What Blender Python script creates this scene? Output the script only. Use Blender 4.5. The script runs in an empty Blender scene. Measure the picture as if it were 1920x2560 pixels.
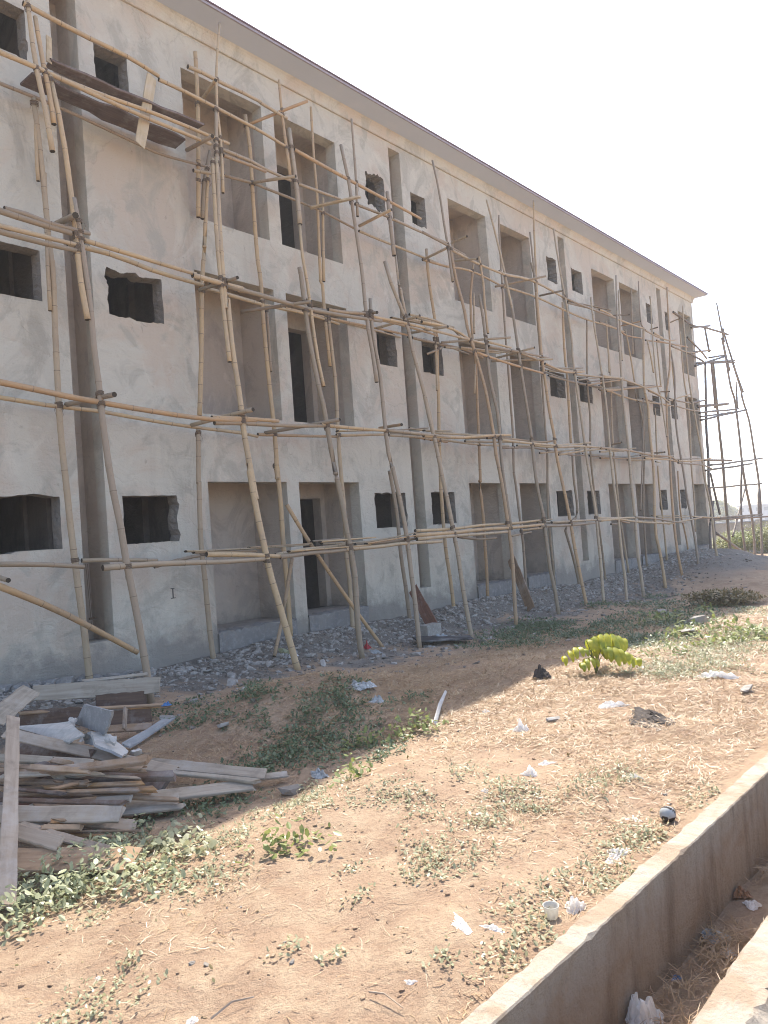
import bpy, bmesh, math, random
import numpy as np
from mathutils import Vector, Matrix
random.seed(7); RNG = np.random.default_rng(11)
scene = bpy.context.scene; COL = scene.collection

# ------------------------------------------------------------------ camera
def make_camera():
    yaw, pitch, roll = map(math.radians, (41.2463, 1.6098, -4.1509))
    f = Vector((math.cos(yaw)*math.cos(pitch), math.sin(yaw)*math.cos(pitch), math.sin(pitch)))
    r = Vector((math.sin(yaw), -math.cos(yaw), 0)); u = r.cross(f)
    c, s = math.cos(roll), math.sin(roll)
    r2 = r*c + u*s; u2 = u*c - r*s
    cam = bpy.data.cameras.new('camera'); o = bpy.data.objects.new('camera', cam); COL.objects.link(o)
    o.matrix_world = Matrix(((r2.x, u2.x, -f.x, 0), (r2.y, u2.y, -f.y, 0), (r2.z, u2.z, -f.z, 1.75), (0, 0, 0, 1)))
    cam.sensor_fit = 'VERTICAL'; cam.sensor_height = 24; cam.sensor_width = 18; cam.lens = 24*1856/2560
    cam.clip_start = .05; cam.clip_end = 4000
    scene.camera = o
make_camera()
# ------------------------------------------------------------------ sky, sun, exposure
SUN_EL, SUN_AZ = math.radians(54), math.radians(41)      # azimuth from the facade direction (+X) towards +Y
w = bpy.data.worlds.new('World'); scene.world = w; w.use_nodes = True
nt = w.node_tree; bg = nt.nodes['Background']
sky = nt.nodes.new('ShaderNodeTexSky'); sky.sky_type = 'NISHITA'; sky.sun_disc = False
sky.sun_elevation = SUN_EL; sky.sun_rotation = math.pi/2 - SUN_AZ
sky.air_density = .7; sky.dust_density = 1.6; sky.ozone_density = 0.0; sky.altitude = 0
nt.links.new(sky.outputs[0], bg.inputs[0]); bg.inputs[1].default_value = .15
sd = bpy.data.lights.new('sun', 'SUN'); sd.energy = 2.75; sd.angle = math.radians(.6); sd.color = (1, .95, .86)
so = bpy.data.objects.new('sun', sd); COL.objects.link(so)
sdir = Vector((math.cos(SUN_EL)*math.cos(SUN_AZ), math.cos(SUN_EL)*math.sin(SUN_AZ), math.sin(SUN_EL)))
so.rotation_euler = sdir.to_track_quat('Z', 'Y').to_euler(); so.location = (20, 20, 30)
scene.view_settings.view_transform = 'Standard'; scene.view_settings.look = 'None'
scene.view_settings.gamma = 1; scene.view_settings.use_curve_mapping = False
scene.view_settings.exposure = 1.78
scene.render.engine = 'CYCLES'; scene.cycles.use_denoising = True; scene.cycles.max_bounces = 8; scene.cycles.diffuse_bounces = 5; scene.cycles.filter_width = 1.0

# ------------------------------------------------------------------ helpers
def tag(o, label=None, cat=None, group=None, kind=None):
    for k, v in (('label', label), ('category', cat), ('group', group), ('kind', kind)):
        if v: o[k] = v
    return o
def empty(name, loc=(0, 0, 0)):
    o = bpy.data.objects.new(name, None); COL.objects.link(o); o.location = loc; o.empty_display_size = .2; return o
def mesh(name, V, F, mats, mi=None, smooth=False):
    me = bpy.data.meshes.new(name); me.from_pydata([tuple(v) for v in V], [], [tuple(f) for f in F])
    for m in (mats if isinstance(mats, (list, tuple)) else [mats]): me.materials.append(m)
    if mi is not None: me.polygons.foreach_set('material_index', np.asarray(mi, np.int32))
    if smooth: me.polygons.foreach_set('use_smooth', np.ones(len(me.polygons), bool))
    me.update(); return me
def fast_mesh(name, V, nper, mats, faces_local):
    """V (n,nper,3) many alike little pieces; faces_local quads/tris on nper verts"""
    n = V.shape[0]; V = V.reshape(-1, 3); fl = np.array(faces_local, np.int32); k = fl.shape[1]
    F = (fl[None]+(np.arange(n)*nper)[:, None, None]).reshape(-1)
    me = bpy.data.meshes.new(name); nf = n*fl.shape[0]
    me.vertices.add(len(V)); me.vertices.foreach_set('co', V.astype(np.float32).ravel())
    me.loops.add(nf*k); me.loops.foreach_set('vertex_index', F.astype(np.int32))
    me.polygons.add(nf); me.polygons.foreach_set('loop_start', (np.arange(nf)*k).astype(np.int32))
    for m in (mats if isinstance(mats, (list, tuple)) else [mats]): me.materials.append(m)
    me.polygons.foreach_set('use_smooth', np.zeros(nf, bool)); me.update(calc_edges=True); me.validate(); return me
def link(name, me, parent=None, loc=None):
    o = bpy.data.objects.new(name, me); COL.objects.link(o)
    if parent is not None:
        o.parent = parent
        if loc is None: o.location = -Vector(parent.location)     # mesh is in world coordinates
    if loc is not None: o.location = loc
    return o
def part(name, V, F, mats, parent, mi=None, smooth=False):
    return link(name, mesh(name, V, F, mats, mi, smooth), parent)
def sub(name, V, F, mats, parentpart, mi=None):
    o = bpy.data.objects.new(name, mesh(name, V, F, mats, mi)); COL.objects.link(o); o.parent = parentpart; return o
def box(x0, x1, y0, y1, z0, z1):
    V = [(x, y, z) for z in (z0, z1) for y in (y0, y1) for x in (x0, x1)]
    return V, [(0, 2, 3, 1), (4, 5, 7, 6), (0, 1, 5, 4), (2, 6, 7, 3), (0, 4, 6, 2), (1, 3, 7, 5)]
def merge(*vf):
    V, F = [], []
    for v, f in vf:
        n = len(V); V += list(v); F += [tuple(i+n for i in q) for q in f]
    return V, F

# ------------------------------------------------------------------ materials
def mat(name): m = bpy.data.materials.new(name); m.use_nodes = True; return m, m.node_tree, m.node_tree.nodes['Principled BSDF']
def N(nt, t, **kw):
    n = nt.nodes.new(t)
    for k, v in kw.items(): setattr(n, k, v)
    return n
def noise(nt, vec, scale, detail=4, rough=.6, dist=0):
    n = N(nt, 'ShaderNodeTexNoise'); n.inputs['Scale'].default_value = scale; n.inputs['Detail'].default_value = detail
    n.inputs['Roughness'].default_value = rough; n.inputs['Distortion'].default_value = dist
    nt.links.new(vec, n.inputs['Vector']); return n.outputs['Fac']
def ramp(nt, fac, *stops):
    r = N(nt, 'ShaderNodeValToRGB'); e = r.color_ramp.elements
    while len(e) < len(stops): e.new(.5)
    for i, (p, c) in enumerate(stops): e[i].position = p; e[i].color = (*c, 1) if len(c) == 3 else c
    nt.links.new(fac, r.inputs[0]); return r.outputs[0]
def mixc(nt, fac, a, b, mode='MIX'):
    m = N(nt, 'ShaderNodeMix', data_type='RGBA', blend_type=mode)
    for s, v in ((0, fac), (6, a), (7, b)):
        if hasattr(v, 'node'): nt.links.new(v, m.inputs[s])
        elif s == 0: m.inputs[0].default_value = v
        else: m.inputs[s].default_value = (*v, 1)
    return m.outputs[2]
def math_(nt, op, a, b=0, clamp=False):
    m = N(nt, 'ShaderNodeMath', operation=op); m.use_clamp = clamp
    for i, v in enumerate((a, b)):
        if hasattr(v, 'node'): nt.links.new(v, m.inputs[i])
        else: m.inputs[i].default_value = v
    return m.outputs[0]
def bump(nt, b, h, strength, dist):
    n = N(nt, 'ShaderNodeBump'); n.inputs['Strength'].default_value = strength; n.inputs['Distance'].default_value = dist
    nt.links.new(h, n.inputs['Height']); nt.links.new(n.outputs[0], b.inputs['Normal'])
def pos(nt): return N(nt, 'ShaderNodeNewGeometry').outputs['Position']
def scaled(nt, vec, s):
    m = N(nt, 'ShaderNodeMapping'); m.inputs['Scale'].default_value = s; nt.links.new(vec, m.inputs[0]); return m.outputs[0]
BLK, WHT = (0, 0, 0), (1, 1, 1)

def m_plaster(name, a, b, c, rough=.9, foot_amt=.75):
    m, nt, p = mat(name); P = pos(nt)
    big = ramp(nt, noise(nt, P, .55, 5, .6, 1.2), (.44, BLK), (.56, WHT))
    col = mixc(nt, big, a, b)
    pat = ramp(nt, noise(nt, scaled(nt, P, (1, 1, .7)), 1.1, 7, .66, 1.8), (.50, BLK), (.60, WHT))       # patches of later render
    col = mixc(nt, math_(nt, 'MULTIPLY', pat, .8), col, c)
    lt = ramp(nt, noise(nt, scaled(nt, P, (1.2, 1.2, 1)), .9, 6, .65, 2.4), (.56, BLK), (.66, WHT))
    col = mixc(nt, math_(nt, 'MULTIPLY', lt, .45), col, tuple(min(1, x*1.18) for x in a))
    streak = ramp(nt, noise(nt, scaled(nt, P, (4, 4, .22)), 1.0, 6, .65), (.56, BLK), (.74, WHT))
    col = mixc(nt, math_(nt, 'MULTIPLY', streak, .22), col, (.22, .195, .16))
    sweep = ramp(nt, noise(nt, scaled(nt, P, (1, 1, 3.2)), 3.0, 7, .7, 3.0), (.57, BLK), (.68, WHT))     # trowel sweeps
    col = mixc(nt, math_(nt, 'MULTIPLY', sweep, .2), col, (.26, .22, .18))
    spk = ramp(nt, noise(nt, P, 6, 7, .72, 1.4), (.62, BLK), (.70, WHT))
    col = mixc(nt, math_(nt, 'MULTIPLY', spk, .42), col, (.20, .165, .135))
    vo = N(nt, 'ShaderNodeTexVoronoi', feature='DISTANCE_TO_EDGE'); vo.inputs['Scale'].default_value = .55
    nz = N(nt, 'ShaderNodeTexNoise'); nz.inputs['Scale'].default_value = 2.5; nz.inputs['Detail'].default_value = 6; nt.links.new(P, nz.inputs['Vector'])
    va = N(nt, 'ShaderNodeVectorMath', operation='MULTIPLY_ADD'); va.inputs[1].default_value = (.7, .7, .7); nt.links.new(nz.outputs['Color'], va.inputs[0]); nt.links.new(P, va.inputs[2]); nt.links.new(va.outputs[0], vo.inputs['Vector'])
    crack = math_(nt, 'MULTIPLY', ramp(nt, vo.outputs['Distance'], (.0, WHT), (.010, BLK)), ramp(nt, noise(nt, P, .8, 3), (.52, BLK), (.6, WHT)))
    col = mixc(nt, math_(nt, 'MULTIPLY', crack, .16), col, (.16, .14, .12))
    sep = N(nt, 'ShaderNodeSeparateXYZ'); nt.links.new(P, sep.inputs[0])
    foot = math_(nt, 'SUBTRACT', math_(nt, 'MULTIPLY', noise(nt, P, 2.6, 6, .72), 1.25), sep.outputs[2])
    foot = math_(nt, 'MULTIPLY', math_(nt, 'ADD', foot, .0), 3.0, True)
    col = mixc(nt, math_(nt, 'MULTIPLY', foot, foot_amt), col, (.23, .205, .175))
    nt.links.new(col, p.inputs['Base Color']); p.inputs['Roughness'].default_value = rough
    h = math_(nt, 'ADD', math_(nt, 'MULTIPLY', noise(nt, scaled(nt, P, (1, 1, 1.6)), 3.0, 5, .6, 1.5), 1.0), math_(nt, 'MULTIPLY', noise(nt, P, 40, 4, .6), .2))
    h = math_(nt, 'SUBTRACT', h, math_(nt, 'MULTIPLY', crack, .15)); h = math_(nt, 'SUBTRACT', h, math_(nt, 'MULTIPLY', math_(nt, 'MULTIPLY', foot, noise(nt, P, 14, 5, .7)), .5))
    bump(nt, p, h, .7, .03)
    return m
M = {}
M['plaster'] = m_plaster('plaster', (.505, .46, .37), (.48, .40, .31), (.37, .335, .27))
M['inner'] = m_plaster('inner_render', (.50, .42, .335), (.46, .375, .295), (.39, .325, .265))
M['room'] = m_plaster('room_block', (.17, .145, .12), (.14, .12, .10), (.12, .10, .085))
def m_rough(name, a, b, c, s=6, bs=.8, bd=.03):
    m, nt, p = mat(name); P = pos(nt)
    col = mixc(nt, ramp(nt, noise(nt, P, s*.35, 4), (.35, BLK), (.65, WHT)), a, b)
    col = mixc(nt, ramp(nt, noise(nt, P, s*2, 6, .7), (.5, BLK), (.7, WHT)), col, c)
    nt.links.new(col, p.inputs['Base Color']); p.inputs['Roughness'].default_value = .95
    bump(nt, p, noise(nt, P, s*3, 7, .7), bs, bd); return m
M['rough'] = m_rough('rough_concrete', (.27, .245, .215), (.22, .205, .19), (.33, .31, .28))
M['block'] = m_rough('bare_block', (.30, .255, .20), (.25, .22, .185), (.20, .18, .155), 8)
M['dustrock'] = m_rough('dusty_rubble', (.37, .33, .28), (.27, .24, .20), (.46, .42, .37), 9, .5, .02)
M['cement'] = m_rough('caked_cement', (.31, .30, .285), (.24, .235, .225), (.37, .36, .34), 9, .4, .01)
M['rubble_dark'] = m_rough('brown_rubble', (.22, .18, .14), (.16, .13, .10), (.30, .255, .205), 9, .5, .02)
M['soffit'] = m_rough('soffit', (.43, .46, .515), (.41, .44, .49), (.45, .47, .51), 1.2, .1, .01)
def m_drain():
    m, nt, p = mat('stained_concrete'); P = pos(nt)
    col = mixc(nt, ramp(nt, noise(nt, P, 3.2, 6, .65, .8), (.46, BLK), (.60, WHT)), (.445, .375, .29), (.37, .27, .18))
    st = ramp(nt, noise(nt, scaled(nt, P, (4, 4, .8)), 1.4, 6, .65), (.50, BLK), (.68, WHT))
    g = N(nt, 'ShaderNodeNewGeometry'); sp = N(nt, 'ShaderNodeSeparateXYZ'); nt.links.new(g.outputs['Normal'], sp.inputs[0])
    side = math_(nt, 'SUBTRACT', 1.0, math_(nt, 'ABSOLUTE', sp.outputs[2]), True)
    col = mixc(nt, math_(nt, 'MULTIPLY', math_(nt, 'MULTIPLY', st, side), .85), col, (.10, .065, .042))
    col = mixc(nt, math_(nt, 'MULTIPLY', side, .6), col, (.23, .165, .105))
    col = mixc(nt, math_(nt, 'MULTIPLY', ramp(nt, noise(nt, P, 26, 5, .7), (.6, BLK), (.72, WHT)), .4), col, (.2, .15, .11))
    nt.links.new(col, p.inputs['Base Color']); p.inputs['Roughness'].default_value = .9
    bump(nt, p, noise(nt, P, 18, 8, .72), .9, .03); return m
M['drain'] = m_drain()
def m_ground():
    m, nt, p = mat('earth'); P = pos(nt)
    n1 = noise(nt, P, .9, 5, .6, .5); n2 = noise(nt, P, 5, 6, .65, .6); n3 = noise(nt, P, 38, 5, .7)
    col = mixc(nt, ramp(nt, n1, (.35, BLK), (.65, WHT)), (.405, .28, .185), (.32, .215, .14))
    col = mixc(nt, ramp(nt, n2, (.42, BLK), (.68, WHT)), col, (.46, .34, .225))
    col = mixc(nt, math_(nt, 'MULTIPLY', ramp(nt, n3, (.52, BLK), (.70, WHT)), .55), col, (.21, .135, .09))
    col = mixc(nt, math_(nt, 'MULTIPLY', ramp(nt, noise(nt, P, 90, 3, .7), (.58, BLK), (.72, WHT)), .5), col, (.55, .43, .31))
    sp = N(nt, 'ShaderNodeSeparateXYZ'); nt.links.new(P, sp.inputs[0])
    # grey cement dust and rubble fines along the foot of the building
    t = math_(nt, 'ADD', math_(nt, 'SUBTRACT', sp.outputs[1], 7.35), math_(nt, 'MULTIPLY', math_(nt, 'SUBTRACT', n1, .5), 6.0))
    t = math_(nt, 'MULTIPLY', t, 1.2, True)
    d2 = math_(nt, 'ADD', math_(nt, 'MULTIPLY', math_(nt, 'SUBTRACT', sp.outputs[0], 20.5), .5, True), 0)
    t2 = math_(nt, 'MULTIPLY', math_(nt, 'SUBTRACT', math_(nt, 'ADD', sp.outputs[1], math_(nt, 'MULTIPLY', n1, 2.0)), 6.6), 1.0, True)
    fx = math_(nt, 'MULTIPLY', math_(nt, 'SUBTRACT', 31.5, sp.outputs[0]), .6, True)
    t = math_(nt, 'MULTIPLY', math_(nt, 'MAXIMUM', t, math_(nt, 'MULTIPLY', d2, t2)), fx)
    grey = mixc(nt, ramp(nt, n2, (.35, BLK), (.65, WHT)), (.235, .205, .17), (.165, .142, .115))
    grey = mixc(nt, ramp(nt, n3, (.5, BLK), (.68, WHT)), grey, (.31, .275, .23))
    col = mixc(nt, t, col, grey)
    nt.links.new(col, p.inputs['Base Color']); p.inputs['Roughness'].default_value = 1
    p.inputs['Specular IOR Level'].default_value = .15
    h = math_(nt, 'ADD', math_(nt, 'MULTIPLY', n2, .5), math_(nt, 'ADD', math_(nt, 'MULTIPLY', n3, .35), math_(nt, 'MULTIPLY', noise(nt, P, 110, 4, .7), .18)))
    bump(nt, p, h, 1.0, .06); return m
M['earth'] = m_ground()
def m_bamboo(name, a, b, c):
    m, nt, p = mat(name); oi = N(nt, 'ShaderNodeObjectInfo'); P = pos(nt)
    col = ramp(nt, oi.outputs['Random'], (0, a), (.3, b), (.55, c), (.72, tuple(x*.62 for x in b)), (.86, (a[0]*.9, a[1]*.78, a[2]*.7)), (1, a))
    n = noise(nt, P, 3, 4, .6); col = mixc(nt, math_(nt, 'MULTIPLY', ramp(nt, n, (.42, BLK), (.7, WHT)), .5), col, (.30, .225, .155))
    n2 = noise(nt, P, 22, 4, .7); col = mixc(nt, math_(nt, 'MULTIPLY', ramp(nt, n2, (.58, BLK), (.75, WHT)), .55), col, (.19, .13, .085))
    nt.links.new(col, p.inputs['Base Color']); p.inputs['Roughness'].default_value = .62; p.inputs['Specular IOR Level'].default_value = .3
    bump(nt, p, n2, .15, .01); return m
M['bamboo'] = m_bamboo('dry_bamboo', (.48, .335, .18), (.43, .325, .205), (.29, .22, .15))
M['bamboo_far'] = m_bamboo('silhouette_bamboo', (.16, .125, .095), (.12, .10, .085), (.19, .14, .09))  # darkened copy of the bamboo: silhouette against bright sky put into the colour
def m_plain(name, c, rough=.8, var=.25, s=12, spec=.3):
    m, nt, p = mat(name); P = pos(nt)
    d = tuple(x*(1-var) for x in c)
    nt.links.new(mixc(nt, ramp(nt, noise(nt, P, s, 5, .65), (.35, BLK), (.68, WHT)), c, d), p.inputs['Base Color'])
    p.inputs['Roughness'].default_value = rough; p.inputs['Specular IOR Level'].default_value = spec
    return m
M['node'] = m_plain('bamboo_node', (.25, .18, .115), .8, .4)
M['hollow'] = m_plain('hollow_shade', (.06, .045, .03), .9)  # near-black colour stands in for shade inside hollows; the faces are flat
M['rope'] = m_plain('rope', (.17, .12, .08), .95, .4, 30)
def m_wood(name, a, b):
    m, nt, p = mat(name); tc = N(nt, 'ShaderNodeTexCoord'); oi = N(nt, 'ShaderNodeObjectInfo')
    ad = N(nt, 'ShaderNodeVectorMath', operation='ADD'); nt.links.new(tc.outputs['Object'], ad.inputs[0]); nt.links.new(oi.outputs['Location'], ad.inputs[1])
    g = noise(nt, scaled(nt, ad.outputs[0], (2.2, 34, 34)), 1.0, 6, .6, .4); k = noise(nt, ad.outputs[0], 5, 5, .65, .6)
    col = mixc(nt, ramp(nt, g, (.35, BLK), (.66, WHT)), a, b)
    dk = tuple(x*.5 for x in b); col = mixc(nt, math_(nt, 'MULTIPLY', ramp(nt, k, (.52, BLK), (.72, WHT)), .55), col, dk)
    lt = mixc(nt, .6, a, (.5, .48, .45)); dust = noise(nt, ad.outputs[0], 2.4, 6, .7)
    col = mixc(nt, math_(nt, 'MULTIPLY', ramp(nt, dust, (.5, BLK), (.68, WHT)), .5), col, lt)
    nt.links.new(col, p.inputs['Base Color']); p.inputs['Roughness'].default_value = .9; p.inputs['Specular IOR Level'].default_value = .2
    bump(nt, p, g, .35, .008); return m
WOOD = {'grey': m_wood('weathered_wood', (.40, .335, .255), (.29, .235, .175)), 'pale': m_wood('pale_wood', (.43, .335, .245), (.33, .25, .18)),
        'tan': m_wood('tan_wood', (.40, .27, .165), (.30, .195, .12)), 'brown': m_wood('brown_wood', (.30, .20, .12), (.21, .135, .085)),
        'dark': m_wood('dark_wood', (.14, .09, .062), (.095, .06, .045)), 'orange': m_wood('orange_wood', (.42, .24, .105), (.29, .16, .075)),
        'red': m_wood('red_wood', (.24, .115, .075), (.17, .085, .06)), 'whitish': m_wood('dusty_board', (.50, .465, .415), (.40, .37, .325)),
        'ply': m_wood('dark_ply', (.17, .12, .10), (.115, .08, .068)), 'light': m_wood('new_plank', (.52, .415, .27), (.44, .34, .215)), 'cement': M['cement'], 'sheet': m_wood('black_board', (.07, .065, .06), (.05, .045, .045))}  # ply is one dark brown for the walkway boards
def m_leaf(name, a, b, trans=.3):
    m, nt, p = mat(name); P = pos(nt)
    col = mixc(nt, ramp(nt, noise(nt, P, 9, 4, .7), (.38, BLK), (.62, WHT)), a, b)
    nt.links.new(col, p.inputs['Base Color']); p.inputs['Roughness'].default_value = .45; p.inputs['Specular IOR Level'].default_value = .45
    tr = N(nt, 'ShaderNodeBsdfTranslucent'); nt.links.new(col, tr.inputs[0])
    mx = N(nt, 'ShaderNodeMixShader'); mx.inputs[0].default_value = trans
    nt.links.new(p.outputs[0], mx.inputs[1]); nt.links.new(tr.outputs[0], mx.inputs[2])
    nt.links.new(mx.outputs[0], nt.nodes['Material Output'].inputs[0]); return m
M['straw'] = m_leaf('straw', (.46, .31, .165), (.34, .205, .105), .15)
M['straw2'] = m_leaf('bleached_straw', (.54, .42, .27), (.43, .31, .18), .15)
M['leaf_shade'] = m_leaf('shaded_green', (.15, .195, .095), (.105, .14, .07))  # darker copy for weeds in the building's shadow, shade put into the colour
M['leaf_pale'] = m_leaf('paled_green', (.41, .395, .235), (.32, .315, .18))  # paler copy for weeds out in the open, sunlight put into the colour
M['leaf_bright'] = m_leaf('fresh_green', (.30, .32, .10), (.18, .22, .07), .35)
M['leaf_leafy'] = m_leaf('sunlit_green', (.40, .40, .235), (.30, .32, .17))  # whitened green: sunlight on the leafy clumps put into the colour
M['leaf_yellow'] = m_leaf('yellow_leaf', (.50, .46, .04), (.26, .31, .035), .42)
M['leaf_far'] = m_leaf('bush_green', (.27, .26, .08), (.15, .165, .05))
M['leaf_brown'] = m_leaf('dead_fern', (.27, .19, .08), (.17, .15, .06), .2)
M['litter_white'] = m_leaf('white_plastic', (.92, .90, .86), (.84, .81, .76), .5)
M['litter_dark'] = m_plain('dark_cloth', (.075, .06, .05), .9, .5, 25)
M['litter_red'] = m_plain('red_plastic', (.45, .05, .05), .5)
M['litter_blue'] = m_plain('blue_plastic', (.10, .22, .42), .5)
M['litter_grey'] = m_plain('torn_paper_sack', (.42, .42, .40), .85, .3)
M['cup'] = m_leaf('cloudy_plastic', (.72, .70, .64), (.66, .63, .56), .45)
M['litter_brown'] = m_plain('brown_wrapper', (.27, .15, .08), .6)
M['roofsheet'] = m_plain('roof_sheet', (.17, .105, .12), .5, .2)
M['fascia'] = m_plain('eave_trim', (.36, .32, .35), .6, .2)
M['far_wall'] = m_plain('far_wall', (.34, .36, .38), .9, .1, 1)
M['far_glass'] = m_plain('far_window', (.10, .11, .12), .5, .1)
M['bwall'] = m_rough('boundary_block', (.36, .33, .28), (.30, .27, .23), (.24, .22, .19), 3)
M['bark'] = m_plain('bark', (.12, .09, .065), .95, .4)
M['mark'] = m_plain('painted_mark', (.11, .10, .09), .9, .3)

# ------------------------------------------------------------------ ground
CTL=np.array([(4.6,7.8,-.04),(6.8,8.0,.08),(8.1,7.8,-.15),(9.5,7.8,-.18),(11,7.8,-.24),(12.5,7.8,-.25),(14.2,7.8,-.25),(15.6,7.8,-.2),(17,7.8,-.3),(18.7,7.8,-.42),(20.2,7.8,-.36),(21.7,7.8,-.05),(23.1,7.8,0),(25,7.8,.08),
(3,9.6,.16),(4.4,9.6,.14),(6.5,9.6,.02),(8.2,9.6,.22),(9.6,9.6,.02),(11.5,9.6,.08),(13.5,9.6,.1),(15.5,9.6,.1),(17.5,9.6,.05),(20,9.6,.0),(23,9.6,.1),(26.8,9.6,.28),(29,9.6,.25),(31,9.2,-.2),(34.2,9.2,-.45),
(2,8,.05),(2,6.5,-.08),(4,6.3,-.1),(6,6.3,-.02),(8,6.3,-.1),(11,6,-.2),(14,6,-.22),(18,6,-.3),(22,6,-.1),(26,6,-.05),(30,6,-.2),
(1,4.5,-.17),(3,4.5,-.17),(5,4.6,-.07),(7,4.7,.06),(10,4.5,-.06),(14,4.5,-.18),(18,4.5,-.2),(24,4.5,-.15),(30,4.5,-.25),
(1,3,-.01),(3,3,-.0),(5,3,0),(8,3,.0),(12,3,-.1),(18,3,-.15),(26,3,-.2),(0,1.7,.0),(3,1.7,.0),(6,1.7,-.02),(10,1.7,-.05),(16,1.7,-.1),(26,1.7,-.2),(0,0,0),(5,0,0),(10,0,0),(20,0,-.1),(-3,3,.03),(-3,6,.03),(-3,9.6,.1)])
MOUND=[(24.3,7.2,2.2,1.0,.22),(7.1,4.9,1.0,.6,.08),(5.5,6.2,1.3,.7,.26),(3.6,3.6,1.0,.35,.06),(26.5,8.8,1.6,.7,.12),(8.2,9.0,.5,.4,.12),(13.5,9.0,1.2,.35,.12),(16,9.0,1.5,.35,.1)]
def vnoise(x,y,s):
    x=x/s;y=y/s;xi=np.floor(x);yi=np.floor(y);xf=x-xi;yf=y-yi
    h=lambda a,b:np.modf(np.abs(np.sin(a*127.1+b*311.7+s*7.3)*43758.5453))[0]
    u=xf*xf*(3-2*xf);v=yf*yf*(3-2*yf)
    return (h(xi,yi)*(1-u)+h(xi+1,yi)*u)*(1-v)+(h(xi,yi+1)*(1-u)+h(xi+1,yi+1)*u)*v-.5
def gz(x,y):
    x=np.asarray(x,float);y=np.asarray(y,float);sh=np.broadcast(x,y).shape
    x=np.broadcast_to(x,sh).ravel();y=np.broadcast_to(y,sh).ravel()
    num=np.full(x.shape,-.05*1e-4);den=np.full(x.shape,1e-4)
    for a,b,c in CTL:
        w=np.exp(-(((x-a)/1.5)**2+((y-b)/1.0)**2));num=num+w*c;den=den+w
    z=num/den
    for a,b,sx,sy,h in MOUND: z=z+h*np.exp(-(((x-a)/sx)**2+((y-b)/sy)**2))
    z=z+.09*vnoise(x,y,1.7)+.05*vnoise(x,y,.6)+.03*vnoise(x,y,.23)+.012*vnoise(x,y,.11)
    far=np.clip(x-29,0,None);z=z-.055*np.minimum(far,60)-.022*np.clip(far-60,0,200)
    return z.reshape(sh)

WALL_IN = lambda x: 1.495-.036*(x-2.1)       # drain wall, inner face
WALL_OUT = lambda x: 1.60-.031*(x-2.1)
SLAB = lambda x: 1.005-.03*(x-2.4)
FLOOR_Z = -.42
def build_ground():
    def spread(a, b, step, lo, hi):
        xs = list(np.arange(a, b+1e-6, step)); s = step; v = b
        while v < hi: s *= 1.22; v += s; xs.append(v)
        s = step; v = a
        while v > lo: s *= 1.22; v -= s; xs.insert(0, v)
        return np.array(xs)
    X = spread(-2, 31, .075, -900, 1600)
    Y = np.concatenate([spread(.7, 1.75, .035, -900, 1.75), spread(1.8, 9.9, .065, 1.8, 1200)])
    gx, gy = np.meshgrid(X, Y); z = gz(gx, gy)
    ch = (gy < (WALL_IN(gx)+WALL_OUT(gx))/2) & (gy > SLAB(gx)-.03) & (gx < 40) & (gx > -6)
    z = np.where(ch, FLOOR_Z+.05*vnoise(gx, gy, .35)+.03*vnoise(gx, gy, .12), z)
    z = np.where((gy <= SLAB(gx)-.03) & (gx < 40), np.minimum(z, -.05), z)
    V = np.stack([gx, gy, z], -1).reshape(-1, 3); nx, ny = len(X), len(Y)
    i = np.arange(nx-1)[None]+(np.arange(ny-1)*nx)[:, None]
    F = np.stack([i, i+1, i+1+nx, i+nx], -1).reshape(-1, 4)
    me = bpy.data.meshes.new('ground'); me.vertices.add(len(V)); me.vertices.foreach_set('co', V.astype(np.float32).ravel())
    me.loops.add(F.size); me.loops.foreach_set('vertex_index', F.astype(np.int32).ravel())
    me.polygons.add(len(F)); me.polygons.foreach_set('loop_start', (np.arange(len(F))*4).astype(np.int32))
    me.polygons.foreach_set('use_smooth', np.ones(len(F), bool)); me.materials.append(M['earth']); me.update(calc_edges=True); me.validate()
    tag(link('ground', me), kind='structure')
build_ground()

# ------------------------------------------------------------------ building
WY, T, X0, X1, ZT = 9.68, .25, -5.0, 30.42, 10.25
B = empty('unfinished_building', (17, WY, 0))
tag(B, 'long three storey unfinished block of bare plaster with empty window openings', 'building')
S0 = {0: (1.85, 2.54), 1: (5.14, 5.82), 2: (8.40, 9.08)}                 # small windows
SO = {0: (.38, 2.75), 1: (3.82, 6.11), 2: (6.98, 9.36)}                  # balcony openings
WIN = {0: [(-1.9, -.9), (.3, 1.2), (3.35, 4.56), (5.46, 6.34), (10.80, 11.74), (12.60, 13.45), (18.13, 19.05), (19.95, 20.76), (25.38, 26.1), (27.41, 27.97)],
       1: [(-1.9, -.9), (.3, 1.2), (3.35, 4.49), (5.44, 6.32), (11.2, 11.79), (12.66, 13.38), (18.26, 19.12), (20, 20.8), (25.5, 26.12), (27.2, 27.8)],
       2: [(-1.9, -.9), (.3, 1.2), (3.35, 4.48), (5.45, 5.97), (11.22, 11.77), (12.66, 13.16), (18.6, 19.16), (20.06, 20.74), (25.6, 26.13), (27.36, 27.78)]}
OPN = [(-5 + .4, -3.0), (6.92, 8.55), (8.83, 10.37), (14.05, 15.62), (16.26, 17.74), (21.42, 23.05), (23.44, 24.98), (28.75, 30.13)]
CHASE = [(-2.4, -2.03), (4.83, 5.21), (12.0, 12.37), (19.38, 19.74), (26.69, 27.08)]
CZ = (.55, 9.84)
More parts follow.
